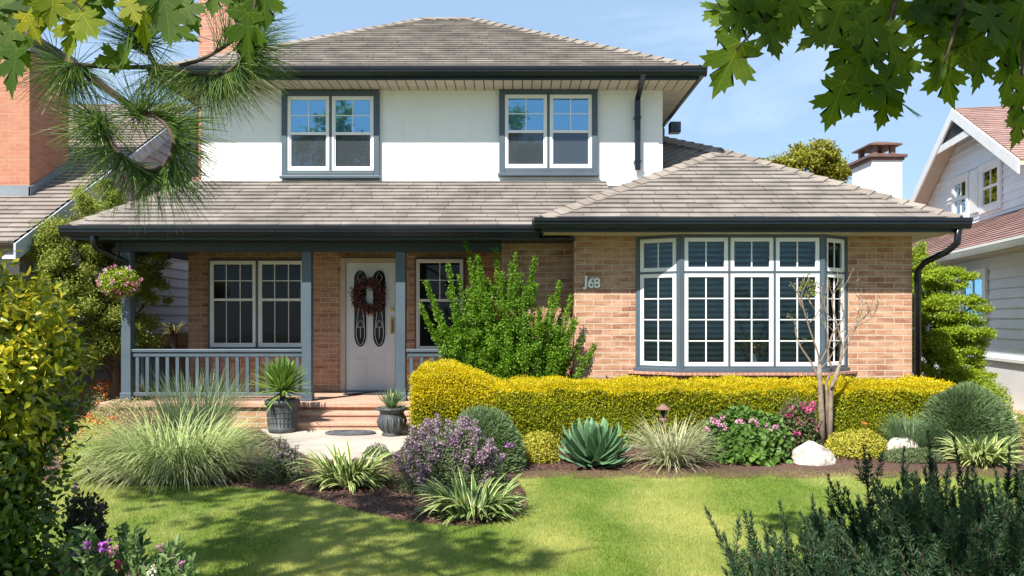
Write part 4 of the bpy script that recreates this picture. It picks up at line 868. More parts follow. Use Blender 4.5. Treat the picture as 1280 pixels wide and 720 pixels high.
# ------------------------------------------------------------------ feathery green shrub in front of the recessed wall
gs_ = root('green_shrub', 'tall feathery bright green shrub with spiky upright shoots behind the left end of the hedge', 'shrub', (-.1, 10.95, .1))
tips = [(583, 303), (620, 312), (668, 322), (532, 352), (545, 388), (560, 330), (600, 330), (640, 330), (700, 352), (714, 370), (712, 440), (700, 400), (570, 420), (652, 345), (690, 372), (728, 420), (610, 350), (585, 360), (548, 410), (632, 365), (675, 385), (590, 340), (660, 400), (600, 400), (635, 400), (685, 420), (575, 395),
        (560, 365), (705, 385), (665, 350), (645, 318), (573, 345), (612, 380), (650, 380), (620, 420), (550, 435), (690, 445), (540, 372), (720, 400), (595, 320), (628, 340)]
stems = []
for i, (tx, ty) in enumerate(tips+tips[::3]):
    Yd = 10.98+random.uniform(-.22, .28); dx = 0 if i < len(tips) else random.uniform(-16, 16); dy = 0 if i < len(tips) else random.uniform(8, 45)
    tip = Vector(at(tx+dx, ty+dy, Yd)); b0_ = Vector((ax(640+random.uniform(-26, 30), 10.95), 10.95+random.uniform(-.1, .1), .1)); mid_ = b0_.lerp(tip, .5)+Vector(((tip.x-b0_.x)*.16, 0, -.08-abs(tip.x-b0_.x)*.15))
    st = [tuple(b0_*(1-t)**2+mid_*2*t*(1-t)+tip*t*t) for t in np.linspace(0, 1, 8)]; stems.append(st)
    for k in range(5):
        t = random.uniform(.35, .85); p = Vector(b0_*(1-t)**2+mid_*2*t*(1-t)+tip*t*t); sg = random.choice((-1, 1)); stems.append(curve_stem(p, (sg*random.uniform(.3, 1.1), random.uniform(-.5, .3), .7), .42*(1.15-t), (0, 0, .1), 4, .08))
stems_shrub(gs_, stems, L_['green'], M['bark'], .0095, (.022, .04), (.017, .028), .008, start=.2, wh=6, jit=.042, spread=.9)

clumps('inner_foliage', [(*at(640, 440, 10.95), .42, .25, .42), (*at(612, 425, 10.95), .3, .2, .35), (*at(680, 430, 10.95), .3, .2, .33)], 3000, (.022, .04), (.017, .028), L_['green'], gs_, up=.5)
# ------------------------------------------------------------------ little bare tree
bt = root('young_tree', 'small multi-stemmed pale tree with nearly bare twisting branches before the bay window', 'tree', gpt(1030, 560))
TY = bt.location.y
trunk1 = ppl([(1028, 560, TY), (1027, 520, TY), (1025, 480, TY), (1024, 455, TY)]); trunk2 = ppl([(1037, 560, TY+.05), (1038, 520, TY+.05), (1039, 485, TY+.04), (1050, 455, TY)]); trunk3 = ppl([(1033, 556, TY+.1), (1034, 500, TY+.1), (1033, 478, TY+.1), (1040, 460, TY+.1)])
MB().tube(trunk1, [.042, .036, .03, .025], 10).build('trunk', M['bark_p'], bt, smooth=True); MB().tube(trunk2, [.036, .03, .025, .018], 10).build('trunk', M['bark_p'], bt, smooth=True); MB().tube(trunk3, [.024, .02, .016, .012], 8).build('trunk', M['bark_p'], bt, smooth=True)
brs = [[(1025, 478), (1015, 455), (1000, 432), (994, 413), (996, 408)], [(1024, 456), (1022, 440), (1010, 405), (1002, 372), (1008, 355)], [(1024, 455), (1035, 430), (1030, 405), (1012, 378)], [(1050, 455), (1052, 430), (1046, 405), (1040, 375), (1047, 352)],
       [(1039, 485), (1048, 465), (1055, 430), (1068, 408), (1085, 392), (1092, 372)], [(1050, 455), (1062, 425), (1072, 405), (1078, 385), (1076, 360)], [(1040, 460), (1035, 440), (1042, 415), (1055, 395), (1050, 372), (1060, 350)], [(1024, 462), (1036, 450), (1044, 432), (1045, 405)],
       [(1068, 408), (1082, 402), (1092, 395), (1097, 380)], [(1002, 385), (998, 372), (1003, 356)], [(1010, 405), (1022, 392), (1028, 372), (1020, 352)], [(1046, 405), (1036, 395), (1030, 380), (1033, 362)]]
mbs = MB(); lp = []
for i, b_ in enumerate(brs):
    Yo = TY+random.uniform(-.12, .12); pts = ppl([(x, y, TY+(Yo-TY)*k/len(b_)) for k, (x, y) in enumerate(b_)])
    sm = smooth_curve([(p[0], p[2]) for p in pts], 4); ys = np.interp(np.linspace(0, 1, len(sm)), np.linspace(0, 1, len(pts)), [p[1] for p in pts]); q = [(x, y, z) for (x, z), y in zip(sm, ys)]
    r0 = .0145 if i in (0, 1, 3, 4, 6) else .0085; MB().tube(q, [r0*(1-.75*k/(len(q)-1)) for k in range(len(q))], 7).build('branch', M['bark_p'], bt, smooth=True)
    for k in range(5):
        j = random.randint(len(q)//2, len(q)-1); st = curve_stem(q[j], (random.uniform(-.7, .7), random.uniform(-.5, .5), .8), random.uniform(.08, .22), (0, 0, .2), 4, .12); mbs.tube(st, [.005, .004, .0035, .003, .002], 4); lp += [st[-1], st[-2]]*3
mbs.build('twigs', M['bark_p'], bt)
lp = np.array(lp)+R.normal(0, .022, (len(lp), 3)); n = len(lp); leaves('leaves', lp, rdir(n), rdir(n, .5), R.uniform(.018, .032, n), .016, leafm('sparse_leaf', [(.20, .22, .08), (.34, .30, .14), (.14, .20, .05)], .3), bt)
k = lp[(np.abs(lp[:, 0]-ax(1008, TY)) < .16) & (lp[:, 2] > 1.85)]
cl = [(*at(1009, 362, TY), .12, .1, .09)]; clumps('leaf_tuft', cl, 260, (.02, .035), (.014, .02), L_['tree_l'], bt)

# ------------------------------------------------------------------ trees beyond
def bg_tree(name, label, px, base, cl, n, L, W, mat, trunk_r=.09, bark='bark', T=T_DIA, **kw):
    t = root(name, label, 'tree', base); top = max(c[2] for c in cl)
    cx_ = np.mean([c[0] for c in cl]); cy_ = np.mean([c[1] for c in cl])
    MB().tube([base, (base[0]+.05, base[1], base[2]+(top-base[2])*.35), (cx_, cy_, top)], [trunk_r, trunk_r*.7, trunk_r*.15], 9).build('trunk', M[bark], t, smooth=True)
    lim = MB()
    for c in cl: lim.tube([(base[0]+.03, base[1], base[2]+(c[2]-base[2])*.45), ((base[0]+c[0])/2, (base[1]+c[1])/2, base[2]+(c[2]-base[2])*.8), c[:3]], [trunk_r*.45, trunk_r*.3, .01], 5)
    lim.build('limbs', M[bark], t, smooth=True); clumps('crown', cl, n, L, W, mat, t, T, **kw); return t
def pc(px, py, Y, rx, rz, ry=None): X_, Y_, Z_ = at(px, py, Y); k = Y/F; return (X_, Y_, Z_, rx*k, (ry or rx)*k, rz*k)
cl = [pc(120, 262, 11.9, 34, 26), pc(90, 300, 11.7, 48, 32), pc(150, 300, 12.1, 48, 34), pc(78, 345, 11.4, 36, 36), pc(135, 350, 11.9, 58, 36), pc(185, 330, 12.2, 26, 24), pc(95, 395, 11.5, 42, 32), pc(150, 400, 11.9, 48, 36), pc(192, 365, 12.2, 22, 20), pc(110, 432, 11.7, 36, 24), pc(175, 430, 12.1, 32, 22), pc(130, 236, 12.0, 12, 12)]
bg_tree('garden_tree', 'round feathery green tree between the left neighbour and the porch corner', 0, (ax(142, 11.9), 11.9, 0), cl+[pc(60, 320, 11.3, 24, 26), pc(55, 370, 11.2, 20, 24)], 66000, (.03, .055), (.016, .028), L_['tree_l'], .08)
cl = [pc(1165, 345, 13.2, 26, 14), pc(1190, 350, 13.0, 22, 12), pc(1160, 375, 13.1, 22, 16), pc(1195, 385, 12.8, 32, 15), pc(1215, 378, 12.8, 12, 7), pc(1165, 410, 13.0, 26, 16), pc(1200, 415, 12.8, 28, 16), pc(1172, 440, 12.9, 32, 18), pc(1212, 440, 12.8, 20, 15), pc(1205, 425, 12.8, 26, 12), pc(1180, 465, 12.9, 34, 16), pc(1215, 470, 12.8, 20, 12), pc(1150, 360, 13.3, 14, 40), pc(1150, 440, 13.3, 16, 30)]
bg_tree('layered_tree', 'lime green tree with layered foliage beside the right end of the brick wing', 0, (ax(1180, 13.0), 13.0, 0), [(a_, b_, c_, d_*1.12, e_*1.12, f_*1.35) for a_, b_, c_, d_, e_, f_ in cl], 85000, (.028, .05), (.016, .026), L_['tree_r'], .07, flat=.75, sub=16)
cl = [pc(1010, 215, 24, 45, 28), pc(975, 225, 24.4, 35, 20), pc(1040, 225, 24.3, 26, 30), pc(1015, 195, 24, 26, 18), pc(950, 210, 24.5, 14, 9), pc(1000, 250, 24, 55, 30)]
bg_tree('distant_tree', 'yellow green treetop showing above the grey wing roof beside the white chimney', 0, (ax(1005, 24), 24, 0), cl, 26000, (.07, .12), (.05, .08), L_['tree_b'], .2)
for (tx_, ty_, h_, lab) in ((-8.7, -14, 11.6, 'street tree behind the viewer, mirrored in the left upper window'), (-.3, -14.5, 11.4, 'street tree behind the viewer, mirrored in the right upper window')):
    bg_tree('street_tree', lab, 0, (tx_, ty_, 0), [(tx_, ty_, h_, .9, .9, 1.1), (tx_-.7, ty_, h_-1.6, 1.3, 1.2, 1.2), (tx_+.8, ty_, h_-2.2, 1.4, 1.2, 1.3), (tx_, ty_, h_-3.8, 2.2, 2, 1.6), (tx_+.3, ty_, h_-5.6, 2.4, 2.2, 1.6)], 9000, (.16, .26), (.10, .15), L_['tree_l'], .25)
# low shrub by the right neighbour
sh = root('low_shrub', 'low green rounded shrub beneath the lime green tree by the neighbour wall', 'shrub', (ax(1222, 12.2), 12.2, 0)); dome('foliage', (ax(1222, 12.2), 12.2, 0), (.42, .4, .82), 9000, (.03, .05), (.016, .024), L_['tree_r'], sh)

# spiky plant by the fence
yp = root('strappy_plant', 'pale strappy leaved plant standing before the tan wooden fence', 'plant', (ax(218, 13.6), 13.6, 0)); MB().tube([(ax(218, 13.6), 13.6, 0), (ax(218, 13.6), 13.6, 1.35)], [.07, .05], 8).build('stem', M['bark_p'], yp)
blades('leaves', 90, (ax(218, 13.6), 13.6, 1.35), .03, (.25, .42), .022, (85, 10), (60, 130), L_['sedge'], yp)

# ------------------------------------------------------------------ bed plants
def tuft(name, label, cat, px, py, base, n, Lr, W, el, bend, mat, **kw):
    c = gpt(px, py); t = root(name, label, cat, c); blades('leaves', n, c, base, Lr, W, el, bend, mat, t, **kw); return t, c
g1, c1 = tuft('ornamental_grass', 'wide fountain of pale green and cream grass at the left edge of the lawn', 'grass clump', 218, 597, .32, 1600, (.62, .98), .0125, (88, 42), (60, 125), L_['grass_v'], nseg=9, fold=.15, sq=(1.4, 1))
blades('leaves_outer', 700, c1, .40, (.55, .95), .010, (60, 25), (50, 95), L_['grass_w'], g1, nseg=8, fold=.15, sq=(1.5, 1))
g2, c2 = tuft('ornamental_grass', 'tall upright blue-green grass behind the pale fountain grass and before the porch railing', 'grass clump', 245, 566, .16, 650, (.7, 1.12), .009, (90, 62), (15, 60), L_['grass_b'], nseg=7, fold=.15, sq=(2.2, 1))
# purple flowering shrubs
def purple_shrub(label, c, r, n_leaf, n_fl, group=None):
    t = root('flowering_shrub', label, 'shrub', c, group); stems = []
    for i in range(int(90*r[0]/.5)):
        d = rdir(1, .5)[0]; d[2] = abs(d[2])+.25; d = norm(d); q = np.array(d)*np.array(r)*random.uniform(.75, 1.06); stems.append([c, tuple(np.array(c)+q*np.array([.6, .6, .35])), tuple(np.array(c)+q*np.array([.9, .9, .75])), tuple(np.array(c)+q)])
    stems_shrub(t, stems, L_['lavleaf'], M['bark'], .012, (.018, .032), (.009, .014), .005, start=.2, jit=.03)
    dome('foliage', c, (r[0]*.92, r[1]*.92, r[2]*.88), n_leaf, (.016, .028), (.008, .013), L_['lavleaf'], t, inner=.5)
    P = []; 
    for st in stems:
        e_ = np.array(st[-1]); dd = norm(e_-np.array(st[-2])); m_ = int(n_fl/len(stems)); P.append(e_-dd*R.uniform(0, .16, (m_, 1))+R.normal(0, .014, (m_, 3)))
    P = np.concatenate(P); P = np.concatenate([P]); n = len(P); o = blossom('blossoms', P, rdir(n, .4), R.uniform(.007, .013, n), L_['purple'], t, 5); tag(o, kind='stuff'); return t
c = gpt(350, 599); purple_shrub('small shrub of dusty purple flowers between the fountain grass and the striped lilies', c, (.27, .25, .40), 3500, 1500)
c = gpt(562, 612); ps = purple_shrub('large airy shrub covered in tiny mauve flowers in the curved bed', c, (.58, .40, .70), 12000, 11000)
for px, py in ((637, 557), (566, 553), (575, 572), (553, 558)):
    ball_flower('flower_head', at(px, py, c[1]-.2), .035, L_['violet'], ps)
# striped lilies
LB = 'striped lilies'
for (px, py, n, s, lab, mt) in ((434, 606, 150, .46, 'striped cream and green lily clump between the path and the small purple shrub', 'hosta'), (592, 645, 150, .43, 'striped lily clump at the front tip of the curved bed', 'hosta2'), (1228, 578, 120, .42, 'striped lily clump with arching leaves behind the tall dark rosemary', 'hosta')):
    t, c = tuft('striped_lily', lab, 'plant', px, py, .14, n, (s*.7, s*1.15), .034, (86, 40), (45, 115), L_[mt], nseg=8, fold=.3, prof='leaf', sq=(1.5, 1)); blades('leaves_outer', 60, c, .16, (s*.6, s*.9), .032, (50, 20), (40, 90), L_[mt], t, nseg=7, fold=.3, prof='leaf', sq=(1.5, 1))
# blue-green domes
def spiky_dome(name, label, c, r, n, L, W, mat):
    t = root(name, label, 'shrub', c); dome('foliage', c, r, n, L, W, L_[mat], t, spiky=.75, lr=.13, inner=.5); return t
spiky_dome('rounded_shrub', 'blue-green dome shrub behind the large mauve flowering shrub', gpt(603, 584), (.44, .40, .62), 15000, (.04, .07), (.007, .010), 'bluegreen')
spiky_dome('rounded_shrub', 'large rounded blue-green needle shrub at the right end of the golden hedge', gpt(1206, 562), (.48, .42, .74), 26000, (.06, .10), (.007, .010), 'bluegreen')
c = gpt(1142, 562); t = root('blue_fescue', 'dark blue-green spiky mound left of the large rounded needle shrub', 'plant', c); blades('leaves', 900, c, .16, (.34, .50), .010, (88, 8), (5, 35), L_['bluegreen2'], t, nseg=4, fold=.2)
c = gpt(1212, 572); t = root('blue_fescue', 'small soft blue-green tuft in front of the large rounded needle shrub', 'plant', c); blades('leaves', 500, c, .08, (.22, .36), .006, (88, 15), (5, 40), L_['bluegreen'], t, nseg=4, fold=.2)
# agave
c = gpt(742, 580); t = root('agave', 'large blue-green agave rosette in front of the hedge', 'plant', c)
for k, (n, el, Ls, W, b0r) in enumerate(((9, (84, 76), (.30, .37), .075, .02), (14, (70, 60), (.38, .44), .09, .04), (18, (54, 44), (.44, .50), .095, .06), (20, (40, 30), (.44, .50), .10, .07), (20, (24, 15), (.42, .46), .095, .08), (18, (9, 3), (.36, .42), .085, .09))):
    blades('leaf_whorl', n, (c[0], c[1], c[2]+.03+.015*(4-k)), b0r, Ls, W, el, (-22, -4), L_['agave'], t, nseg=9, fold=.35, prof='agave', even=k)
# cream fountain grass
tuft('ornamental_grass', 'cream and green striped grass clump right of the agave', 'grass clump', 838, 581, .12, 560, (.42, .64), .012, (88, 12), (30, 85), L_['grass_w'], nseg=7, fold=.2, sq=(1.3, 1))
# yellow shrubs
def small_dome(name, label, px, py, r, n, L, W, mat, T=T_DIA):
    c = gpt(px, py); t = root(name, label, 'shrub', c); dome('foliage', c, r, n, L, W, L_[mat], t, T); return t, c
small_dome('yellow_shrub', 'small rounded yellow shrub between the blue-green dome and the agave', 675, 575, (.23, .22, .31), 4500, (.018, .03), (.012, .018), 'yellow')
t, c = small_dome('yellow_shrub', 'bright yellow low shrub between the white boulder and the grey boulder', 1070, 569, (.34, .26, .28), 6000, (.022, .036), (.013, .02), 'yellow')
MB().tube([(c[0]+.04, c[1], c[2]+.2), at(1080, 536, c[1])], .004, 5).build('flower_stem', M['bark'], t); ball_flower('flower_head', at(1080, 530, c[1]), .035, L_['orange'], t)
small_dome('groundcover_plant', 'grey-green low creeping plant beside the smaller boulder', 1140, 575, (.36, .22, .13), 4500, (.018, .03), (.009, .014), 'lavleaf')
small_dome('groundcover_plant', 'tiny green plant at the edge of the path beside the urn', 538, 586, (.20, .15, .15), 1800, (.018, .03), (.008, .013), 'sedge')
# geranium
c = gpt(932, 572); t = root('geranium', 'leafy green geranium mound with pink flower heads in front of the hedge', 'plant', c)
dome('foliage', c, (.50, .36, .50), 3800, (.045, .075), (.055, .085), leafm('geranium_leaf', [(.08, .17, .03), (.13, .23, .045), (.10, .20, .04)], .3), t, T_OV, inner=.6)
dome('lower_leaves', (c[0], c[1]-.06, c[2]), (.46, .36, .22), 500, (.07, .10), (.08, .11), leafm('geranium_leaf_big', [(.09, .19, .03), (.14, .25, .04)], .3), t, T_OV, inner=.8)
for px, py in ((892, 526), (904, 522), (925, 527), (947, 531), (957, 533), (970, 534), (978, 550), (951, 553), (909, 554), (906, 536), (884, 537), (941, 527), (985, 568), (898, 530), (962, 538)):
    ball_flower('flower_head', at(px, py, c[1]-.24+random.uniform(-.05, .05)), random.uniform(.034, .05), L_['pink'] if px % 2 else L_['pink'], t)
# roses
c = gpt(994, 562); t = root('rose_bush', 'rose bush with magenta flowers between the geranium and the bare little tree', 'shrub', c)
dome('foliage', c, (.34, .26, .58), 2800, (.028, .045), (.02, .03), leafm('rose_leaf', [(.07, .13, .035), (.12, .17, .06), (.16, .11, .05)], .3), t, inner=.4)
stems = [curve_stem(c, (random.uniform(-.5, .5), random.uniform(-.4, .3), 1), random.uniform(.45, .65), (0, 0, .2), 5) for k in range(16)]
mb = MB(); [mb.tube(s_, .006, 5) for s_ in stems]; mb.build('stems', M['bark'], t)
for px, py in ((1004, 508), (1012, 512), (1016, 506), (985, 520), (1000, 527), (1013, 525), (1018, 528), (996, 543), (978, 535), (990, 513), (1020, 536), (1007, 518)):
    ball_flower('flower_head', at(px, py, c[1]-.12+random.uniform(-.08, .08)), random.uniform(.04, .058), L_['magenta'], t, 30)
# boulders
def boulder(label, px, py, r, seed):
    c = gpt(px, py); import mathutils.noise as mn; mb = MB(); n1, n2 = 40, 20; v = []; f = []
    for j in range(n2+1):
        for i in range(n1):
            th, ph = 2*math.pi*i/n1, math.pi*j/n2; d = Vector((math.sin(ph)*math.cos(th), math.sin(ph)*math.sin(th), math.cos(ph))); k = 1+.17*mn.noise(d*1.5+Vector((seed, 0, 0)))+.06*mn.noise(d*4+Vector((seed, 3, 0)))+.018*mn.noise(d*13)
            v.append((c[0]+d.x*r[0]*k, c[1]+d.y*r[1]*k, c[2]+d.z*r[2]*k))
    for j in range(n2):
        for i in range(n1): a_ = j*n1+i; b_ = j*n1+(i+1) % n1; f.append((a_, a_+n1, b_+n1, b_))
    mb.v, mb.f = v, f; o = mb.build('boulder', M['stone'], None, smooth=True); tag(o, label, 'boulder', 'boulders in the flower bed'); return o
boulder('large smooth white boulder beside the trunk of the bare little tree', 1015, 577, (.245, .18, .205), 1.0)
boulder('smaller pale grey boulder between the yellow shrub and the spiky mounds', 1128, 564, (.195, .15, .17), 5.0)
# weathered garden lamp
c = gpt(829, 572); t = root('garden_lamp', 'small rusty garden lamp standing before the hedge behind the cream grass', 'garden lamp', c)
zt_ = az(508, c[1]); MB().tube([c, (c[0], c[1], zt_-.16)], .014, 8).build('post', M['rust'], t); MB().lathe([(.0, -.17), (.045, -.165), (.05, -.15), (.05, -.14), (.03, -.13)], (c[0], c[1], zt_), 12).build('base_cup', M['rust'], t)
for k in range(4): q = k*math.pi/2+.4; MB().tube([(c[0]+.04*math.cos(q), c[1]+.04*math.sin(q), zt_-.15), (c[0]+.045*math.cos(q), c[1]+.045*math.sin(q), zt_-.03)], .005, 5).build('bar', M['rust'], t)
MB().lathe([(.0, .03), (.02, .025), (.05, .0), (.085, -.03), (.08, -.035), (0, -.02)], (c[0], c[1], zt_), 16).build('roof', M['rust'], t); MB().lathe([(0, -.15), (.028, -.14), (.03, -.05), (0, -.04)], (c[0], c[1], zt_), 12).build('glass', M['glass_dark'], t)

# left bed: pale mixed planting
def mixed(name, label, px, py, r, n, leafmat, flmat, nfl, size=.02, stem=True, T=T_DIA, L=(.02, .035), W=(.010, .016), cat='plant'):
    c = gpt(px, py); t = root(name, label, cat, c); dome('foliage', c, r, n, L, W, L_[leafmat], t, T, inner=.4, lr=.2)
    for k in range(nfl):
        d = rdir(1, .6)[0]; d[1] = -abs(d[1])*.7 if k % 2 else d[1]; d[2] = abs(d[2]); p = np.array(c)+norm(d)*np.array(r)*1.03; ball_flower('flower_head', p, size*random.uniform(.8, 1.2), L_[flmat], t, 14)
    return t
mixed('sedum', 'orange flowered sedum near the left neighbour wall', 132, 520, (.40, .3, .55), 5200, 'sedge', 'orange', 46, .05)
mixed('sedum', 'pale straw coloured feathery plant beside the variegated bush', 150, 545, (.5, .35, .48), 6500, 'sedge', 'white', 6, .02)
mixed('sedum', 'peach flowered low plant left of the fountain grass', 122, 572, (.42, .3, .46), 5000, 'yellow', 'orange', 34, .04)
mixed('sedum', 'tan feathery plant with orange tops between the fountain grass and the porch post', 178, 528, (.38, .25, .50), 4800, 'sedge', 'orange', 30, .045)
mixed('low_flowers', 'low plant with small pink flowers at the foot of the porch base', 218, 535, (.5, .25, .36), 4500, 'sedge', 'pink', 26, .04)
mixed('low_flowers', 'yellow green leafy plant beside the variegated bush by the lawn', 120, 600, (.32, .25, .42), 4500, 'tree_r', 'yellow', 0)
mixed('low_flowers', 'white flowered plant at the right edge beside the striped lily', 1262, 560, (.30, .2, .36), 2600, 'sedge', 'white', 16, .035)
mixed('low_flowers', 'tall violet flowers above the striped lily in the right bed', 1225, 560, (.28, .2, .34), 1400, 'lavleaf', 'violet', 9, .032)
mixed('low_flowers', 'small grey leaved plant with pink flowers behind the tip of the mauve shrub', 470, 572, (.16, .12, .14), 900, 'lavleaf', 'pink', 5, .02)
mixed('low_shrub', 'small dark green shrub filling the bed behind the violet flowers', 1270, 545, (.35, .3, .30), 3000, 'tree_r', 'yellow', 0)

# ------------------------------------------------------------------ pots, mat, wreath, basket
def pot_round(label, c, r, h, style):
    t = root('planter' if style == 'tub' else 'urn', label, 'plant pot', c)
    if style == 'tub': prof = [(0, 0), (r*.78, 0), (r*.80, .02), (r*.84, h*.12), (r*.80, h*.14), (r*.92, h*.80), (r*.93, h*.84), (r*1.0, h*.85), (r*1.02, h*.98), (r*.98, h), (r*.90, h), (r*.88, h*.9)]
    else: prof = [(0, 0), (r*.62, 0), (r*.64, h*.05), (r*.56, h*.09), (r*.60, h*.16), (r*.80, h*.32), (r*.88, h*.5), (r*.84, h*.68), (r*.74, h*.80), (r*.78, h*.86), (r*.98, h*.93), (r*1.0, h*.97), (r*.96, h), (r*.80, h), (r*.76, h*.92)]
    MB().lathe(prof, c, 40).build('body', M['pot'], t, smooth=True); mb = MB().lathe([(0, h*.90), (r*.86 if style == 'tub' else r*.76, h*.91)], c, 24); mb.build('soil', M['soil'], t)
    if style == 'tub':
        for k in range(26):
            q = 2*math.pi*k/26; MB().tube([(c[0]+r*.815*math.cos(q), c[1]+r*.815*math.sin(q), c[2]+h*.18), (c[0]+r*.915*math.cos(q), c[1]+r*.915*math.sin(q), c[2]+h*.78)], .006, 4).build('rib', M['pot'], t)
        for k in range(3): mb = MB(); zz = h*(.3+.17*k); rr_ = r*(.835+.035*k); mb.tube([(c[0]+rr_*math.cos(q), c[1]+rr_*math.sin(q), c[2]+zz) for q in np.linspace(0, 2*math.pi, 33)], .005, 5); mb.build('band', M['pot'], t)
    else:
        for k in range(14):
            q = 2*math.pi*k/14; MB().tube([(c[0]+r*a_*math.cos(q), c[1]+r*a_*math.sin(q), c[2]+h*b_) for a_, b_ in ((.60, .16), (.81, .32), (.89, .5), (.85, .68))], [.008, .016, .018, .006], 6).build('lobe', M['pot'], t, smooth=True)
    return t
PZ_ = .127; c = (ax(353, 10.6), 10.6, PZ_); pot_round('tall charcoal planter with the spiky green plant left of the steps', c, .225, .42, 'tub')
p = root('spiky_plant', 'bright green spiky palm-like plant growing in the charcoal planter left of the steps', 'plant', (c[0], c[1], c[2]+.39)); MB().tube([(c[0], c[1], c[2]+.36), (c[0], c[1], c[2]+.58)], [.035, .03], 8).build('stem', M['bark'], p)
blades('leaves', 230, (c[0], c[1], c[2]+.53), .025, (.38, .50), .027, (90, -35), (-5, 40), L_['yucca'], p, nseg=6, fold=.3, prof='leaf')
c = (ax(490, 10.3), 10.3, PZ_-.01); pot_round('fluted black urn with a small grey-green spiky plant right of the steps', c, .205, .36, 'urn')
p = root('spiky_plant', 'small grey-green spiky plant growing in the black urn right of the steps', 'plant', (c[0], c[1], c[2]+.33)); blades('leaves', 110, (c[0], c[1], c[2]+.33), .03, (.2, .33), .016, (88, 5), (-5, 25), L_['bluegreen'], p, nseg=5, fold=.3, prof='leaf')
def half_mat(label, x, y, z, rx, ry):
    t = root('doormat', label, 'doormat', (x, y, z)); MB().lathe([(0, .0), (1, .0), (1, .012), (.97, .016), (0, .016)], (0, 0, 0), 40)
    mb = MB(); m_ = 48; mb.v = []; 
    ring = lambda s_, zz: [(x+rx*s_*math.cos(2*math.pi*k/m_), y+ry*s_*math.sin(2*math.pi*k/m_), z+zz) for k in range(m_)]
    mb.prism(ring(1, 0), (0, 0, .014)); mb.build('base', M['mat'], t)
    for s_ in (.9, .62, .34): mb = MB(); pts = ring(s_, .016); mb.tube(pts+[pts[0]], .008, 5); mb.build('rib', M['pot'], t)
    for k in range(20):
        q = 2*math.pi*k/20; MB().tube([(x+rx*.36*math.cos(q), y+ry*.36*math.sin(q), z+.016), (x+rx*.50*math.cos(q+.12), y+ry*.50*math.sin(q+.12), z+.017), (x+rx*.6*math.cos(q), y+ry*.6*math.sin(q), z+.016)], .006, 4).build('scroll', M['pot'], t)
half_mat('oval grey rubber mat with scroll pattern on the path below the steps', ax(438, 10.42), 10.42, .128, .33, .17)
o = MB().box(ax(433, 12.5), ax(487, 12.5), 12.25, 12.62, FL, FL+.018).build('doormat', simple('dark_mat', (.03, .03, .032), None, .95, 40, bs=.8), None, .004); tag(o, 'dark rectangular doormat on the porch directly before the front door', 'doormat')
# wreath
wc = Vector((ax(461, 12.7), 12.70, az(370, 12.7))); t = root('wreath', 'autumn wreath of dark red leaves hanging on the front door', 'wreath', tuple(wc))
mb = MB(); mb.tube([(wc.x+.19*math.cos(q), wc.y, wc.z+.21*math.sin(q)) for q in np.linspace(0, 2*math.pi, 25)], .028, 6); mb.build('ring', M['bark'], t)
n = 1500; q = R.uniform(0, 2*math.pi, n); rr_ = R.normal(0, .045, n); P = np.stack([wc.x+(.19+rr_)*np.cos(q), wc.y-.01-np.abs(R.normal(0, .02, n)), wc.z+(.21+rr_)*np.sin(q)], 1); leaves('leaves', P, rdir(n)+np.stack([np.cos(q), np.zeros(n), np.sin(q)], 1)*.6, rdir(n)+np.array([0, -1, 0]), R.uniform(.03, .05, n), .025, leafm('wreath_leaf', [(.08, .02, .025), (.16, .05, .05), (.14, .10, .07), (.20, .08, .08), (.04, .03, .025)], .1), t)
for k in range(9): q = k*.7+.3; ball_flower('berry_cluster', (wc.x+.19*math.cos(q), wc.y-.045, wc.z+.21*math.sin(q)), .03, L_['red'] if k % 3 else L_['magenta'], t, 16)
# hanging basket
bc = Vector(at(150, 352, 11.05)); t = root('hanging_basket', 'hanging basket of pink and white flowers at the left porch post', 'hanging basket', tuple(bc))
MB().lathe([(0, -.2), (.08, -.19), (.15, -.13), (.18, -.04), (.175, -.03)], bc, 20).build('bowl', M['bark'], t, smooth=True)
for k in range(3): q = k*2.1; MB().tube([(bc.x+.17*math.cos(q), bc.y+.17*math.sin(q), bc.z-.03), (bc.x, bc.y, bc.z+.53)], .004, 4).build('chain', M['gutter'], t)
MB().tube([(bc.x, bc.y, bc.z+.52), (bc.x, bc.y, 2.72)], .004, 4).build('hook', M['gutter'], t)
n = 2600; D_ = rdir(n); leaves('foliage', np.array(bc)+D_*np.array([.27, .25, .21])*R.uniform(.5, 1, (n, 1))+np.array([0, 0, -.02]), rdir(n)+D_*.6, D_+rdir(n)*.5+np.array([0, 0, .4]), R.uniform(.025, .045, n), .022, L_['tree_r'], t)
for k in range(58):
    d = rdir(1)[0]; d[1] = -abs(d[1])*.9 if k % 4 else d[1]; d = norm(d); p = np.array(bc)+d*np.array([.28, .26, .22]); ball_flower('flower_head', p, random.uniform(.022, .036), L_['pink' if k % 3 == 0 else 'magenta' if k % 3 == 1 else 'pink'] if k % 5 else L_['white'], t, 14)
# things inside the bay
vx, vz = ax(938, 11.1), BZ0-.06; t = root('flower_vase', 'vase of golden dried flowers inside the middle bay pane', 'vase', (vx, 11.0, vz)); vy = 10.965
MB().lathe([(0, 0), (.05, 0), (.065, .08), (.045, .18), (.03, .23), (.038, .25)], (vx, vy, vz), 20).build('vase', M['num'], t, smooth=True)
n = 400; P = np.array([vx, vy, vz+.38])+R.normal(0, 1, (n, 3))*np.array([.12, .02, .06]); leaves('flowers', P, rdir(n), rdir(n), .035, .02, L_['gold_dry'], t)
mb = MB()
for k in range(12): mb.tube([(vx, vy, vz+.2), (vx+random.uniform(-.16, .16), vy, vz+random.uniform(.34, .46))], .003, 4)
mb.build('stems', M['bark'], t)

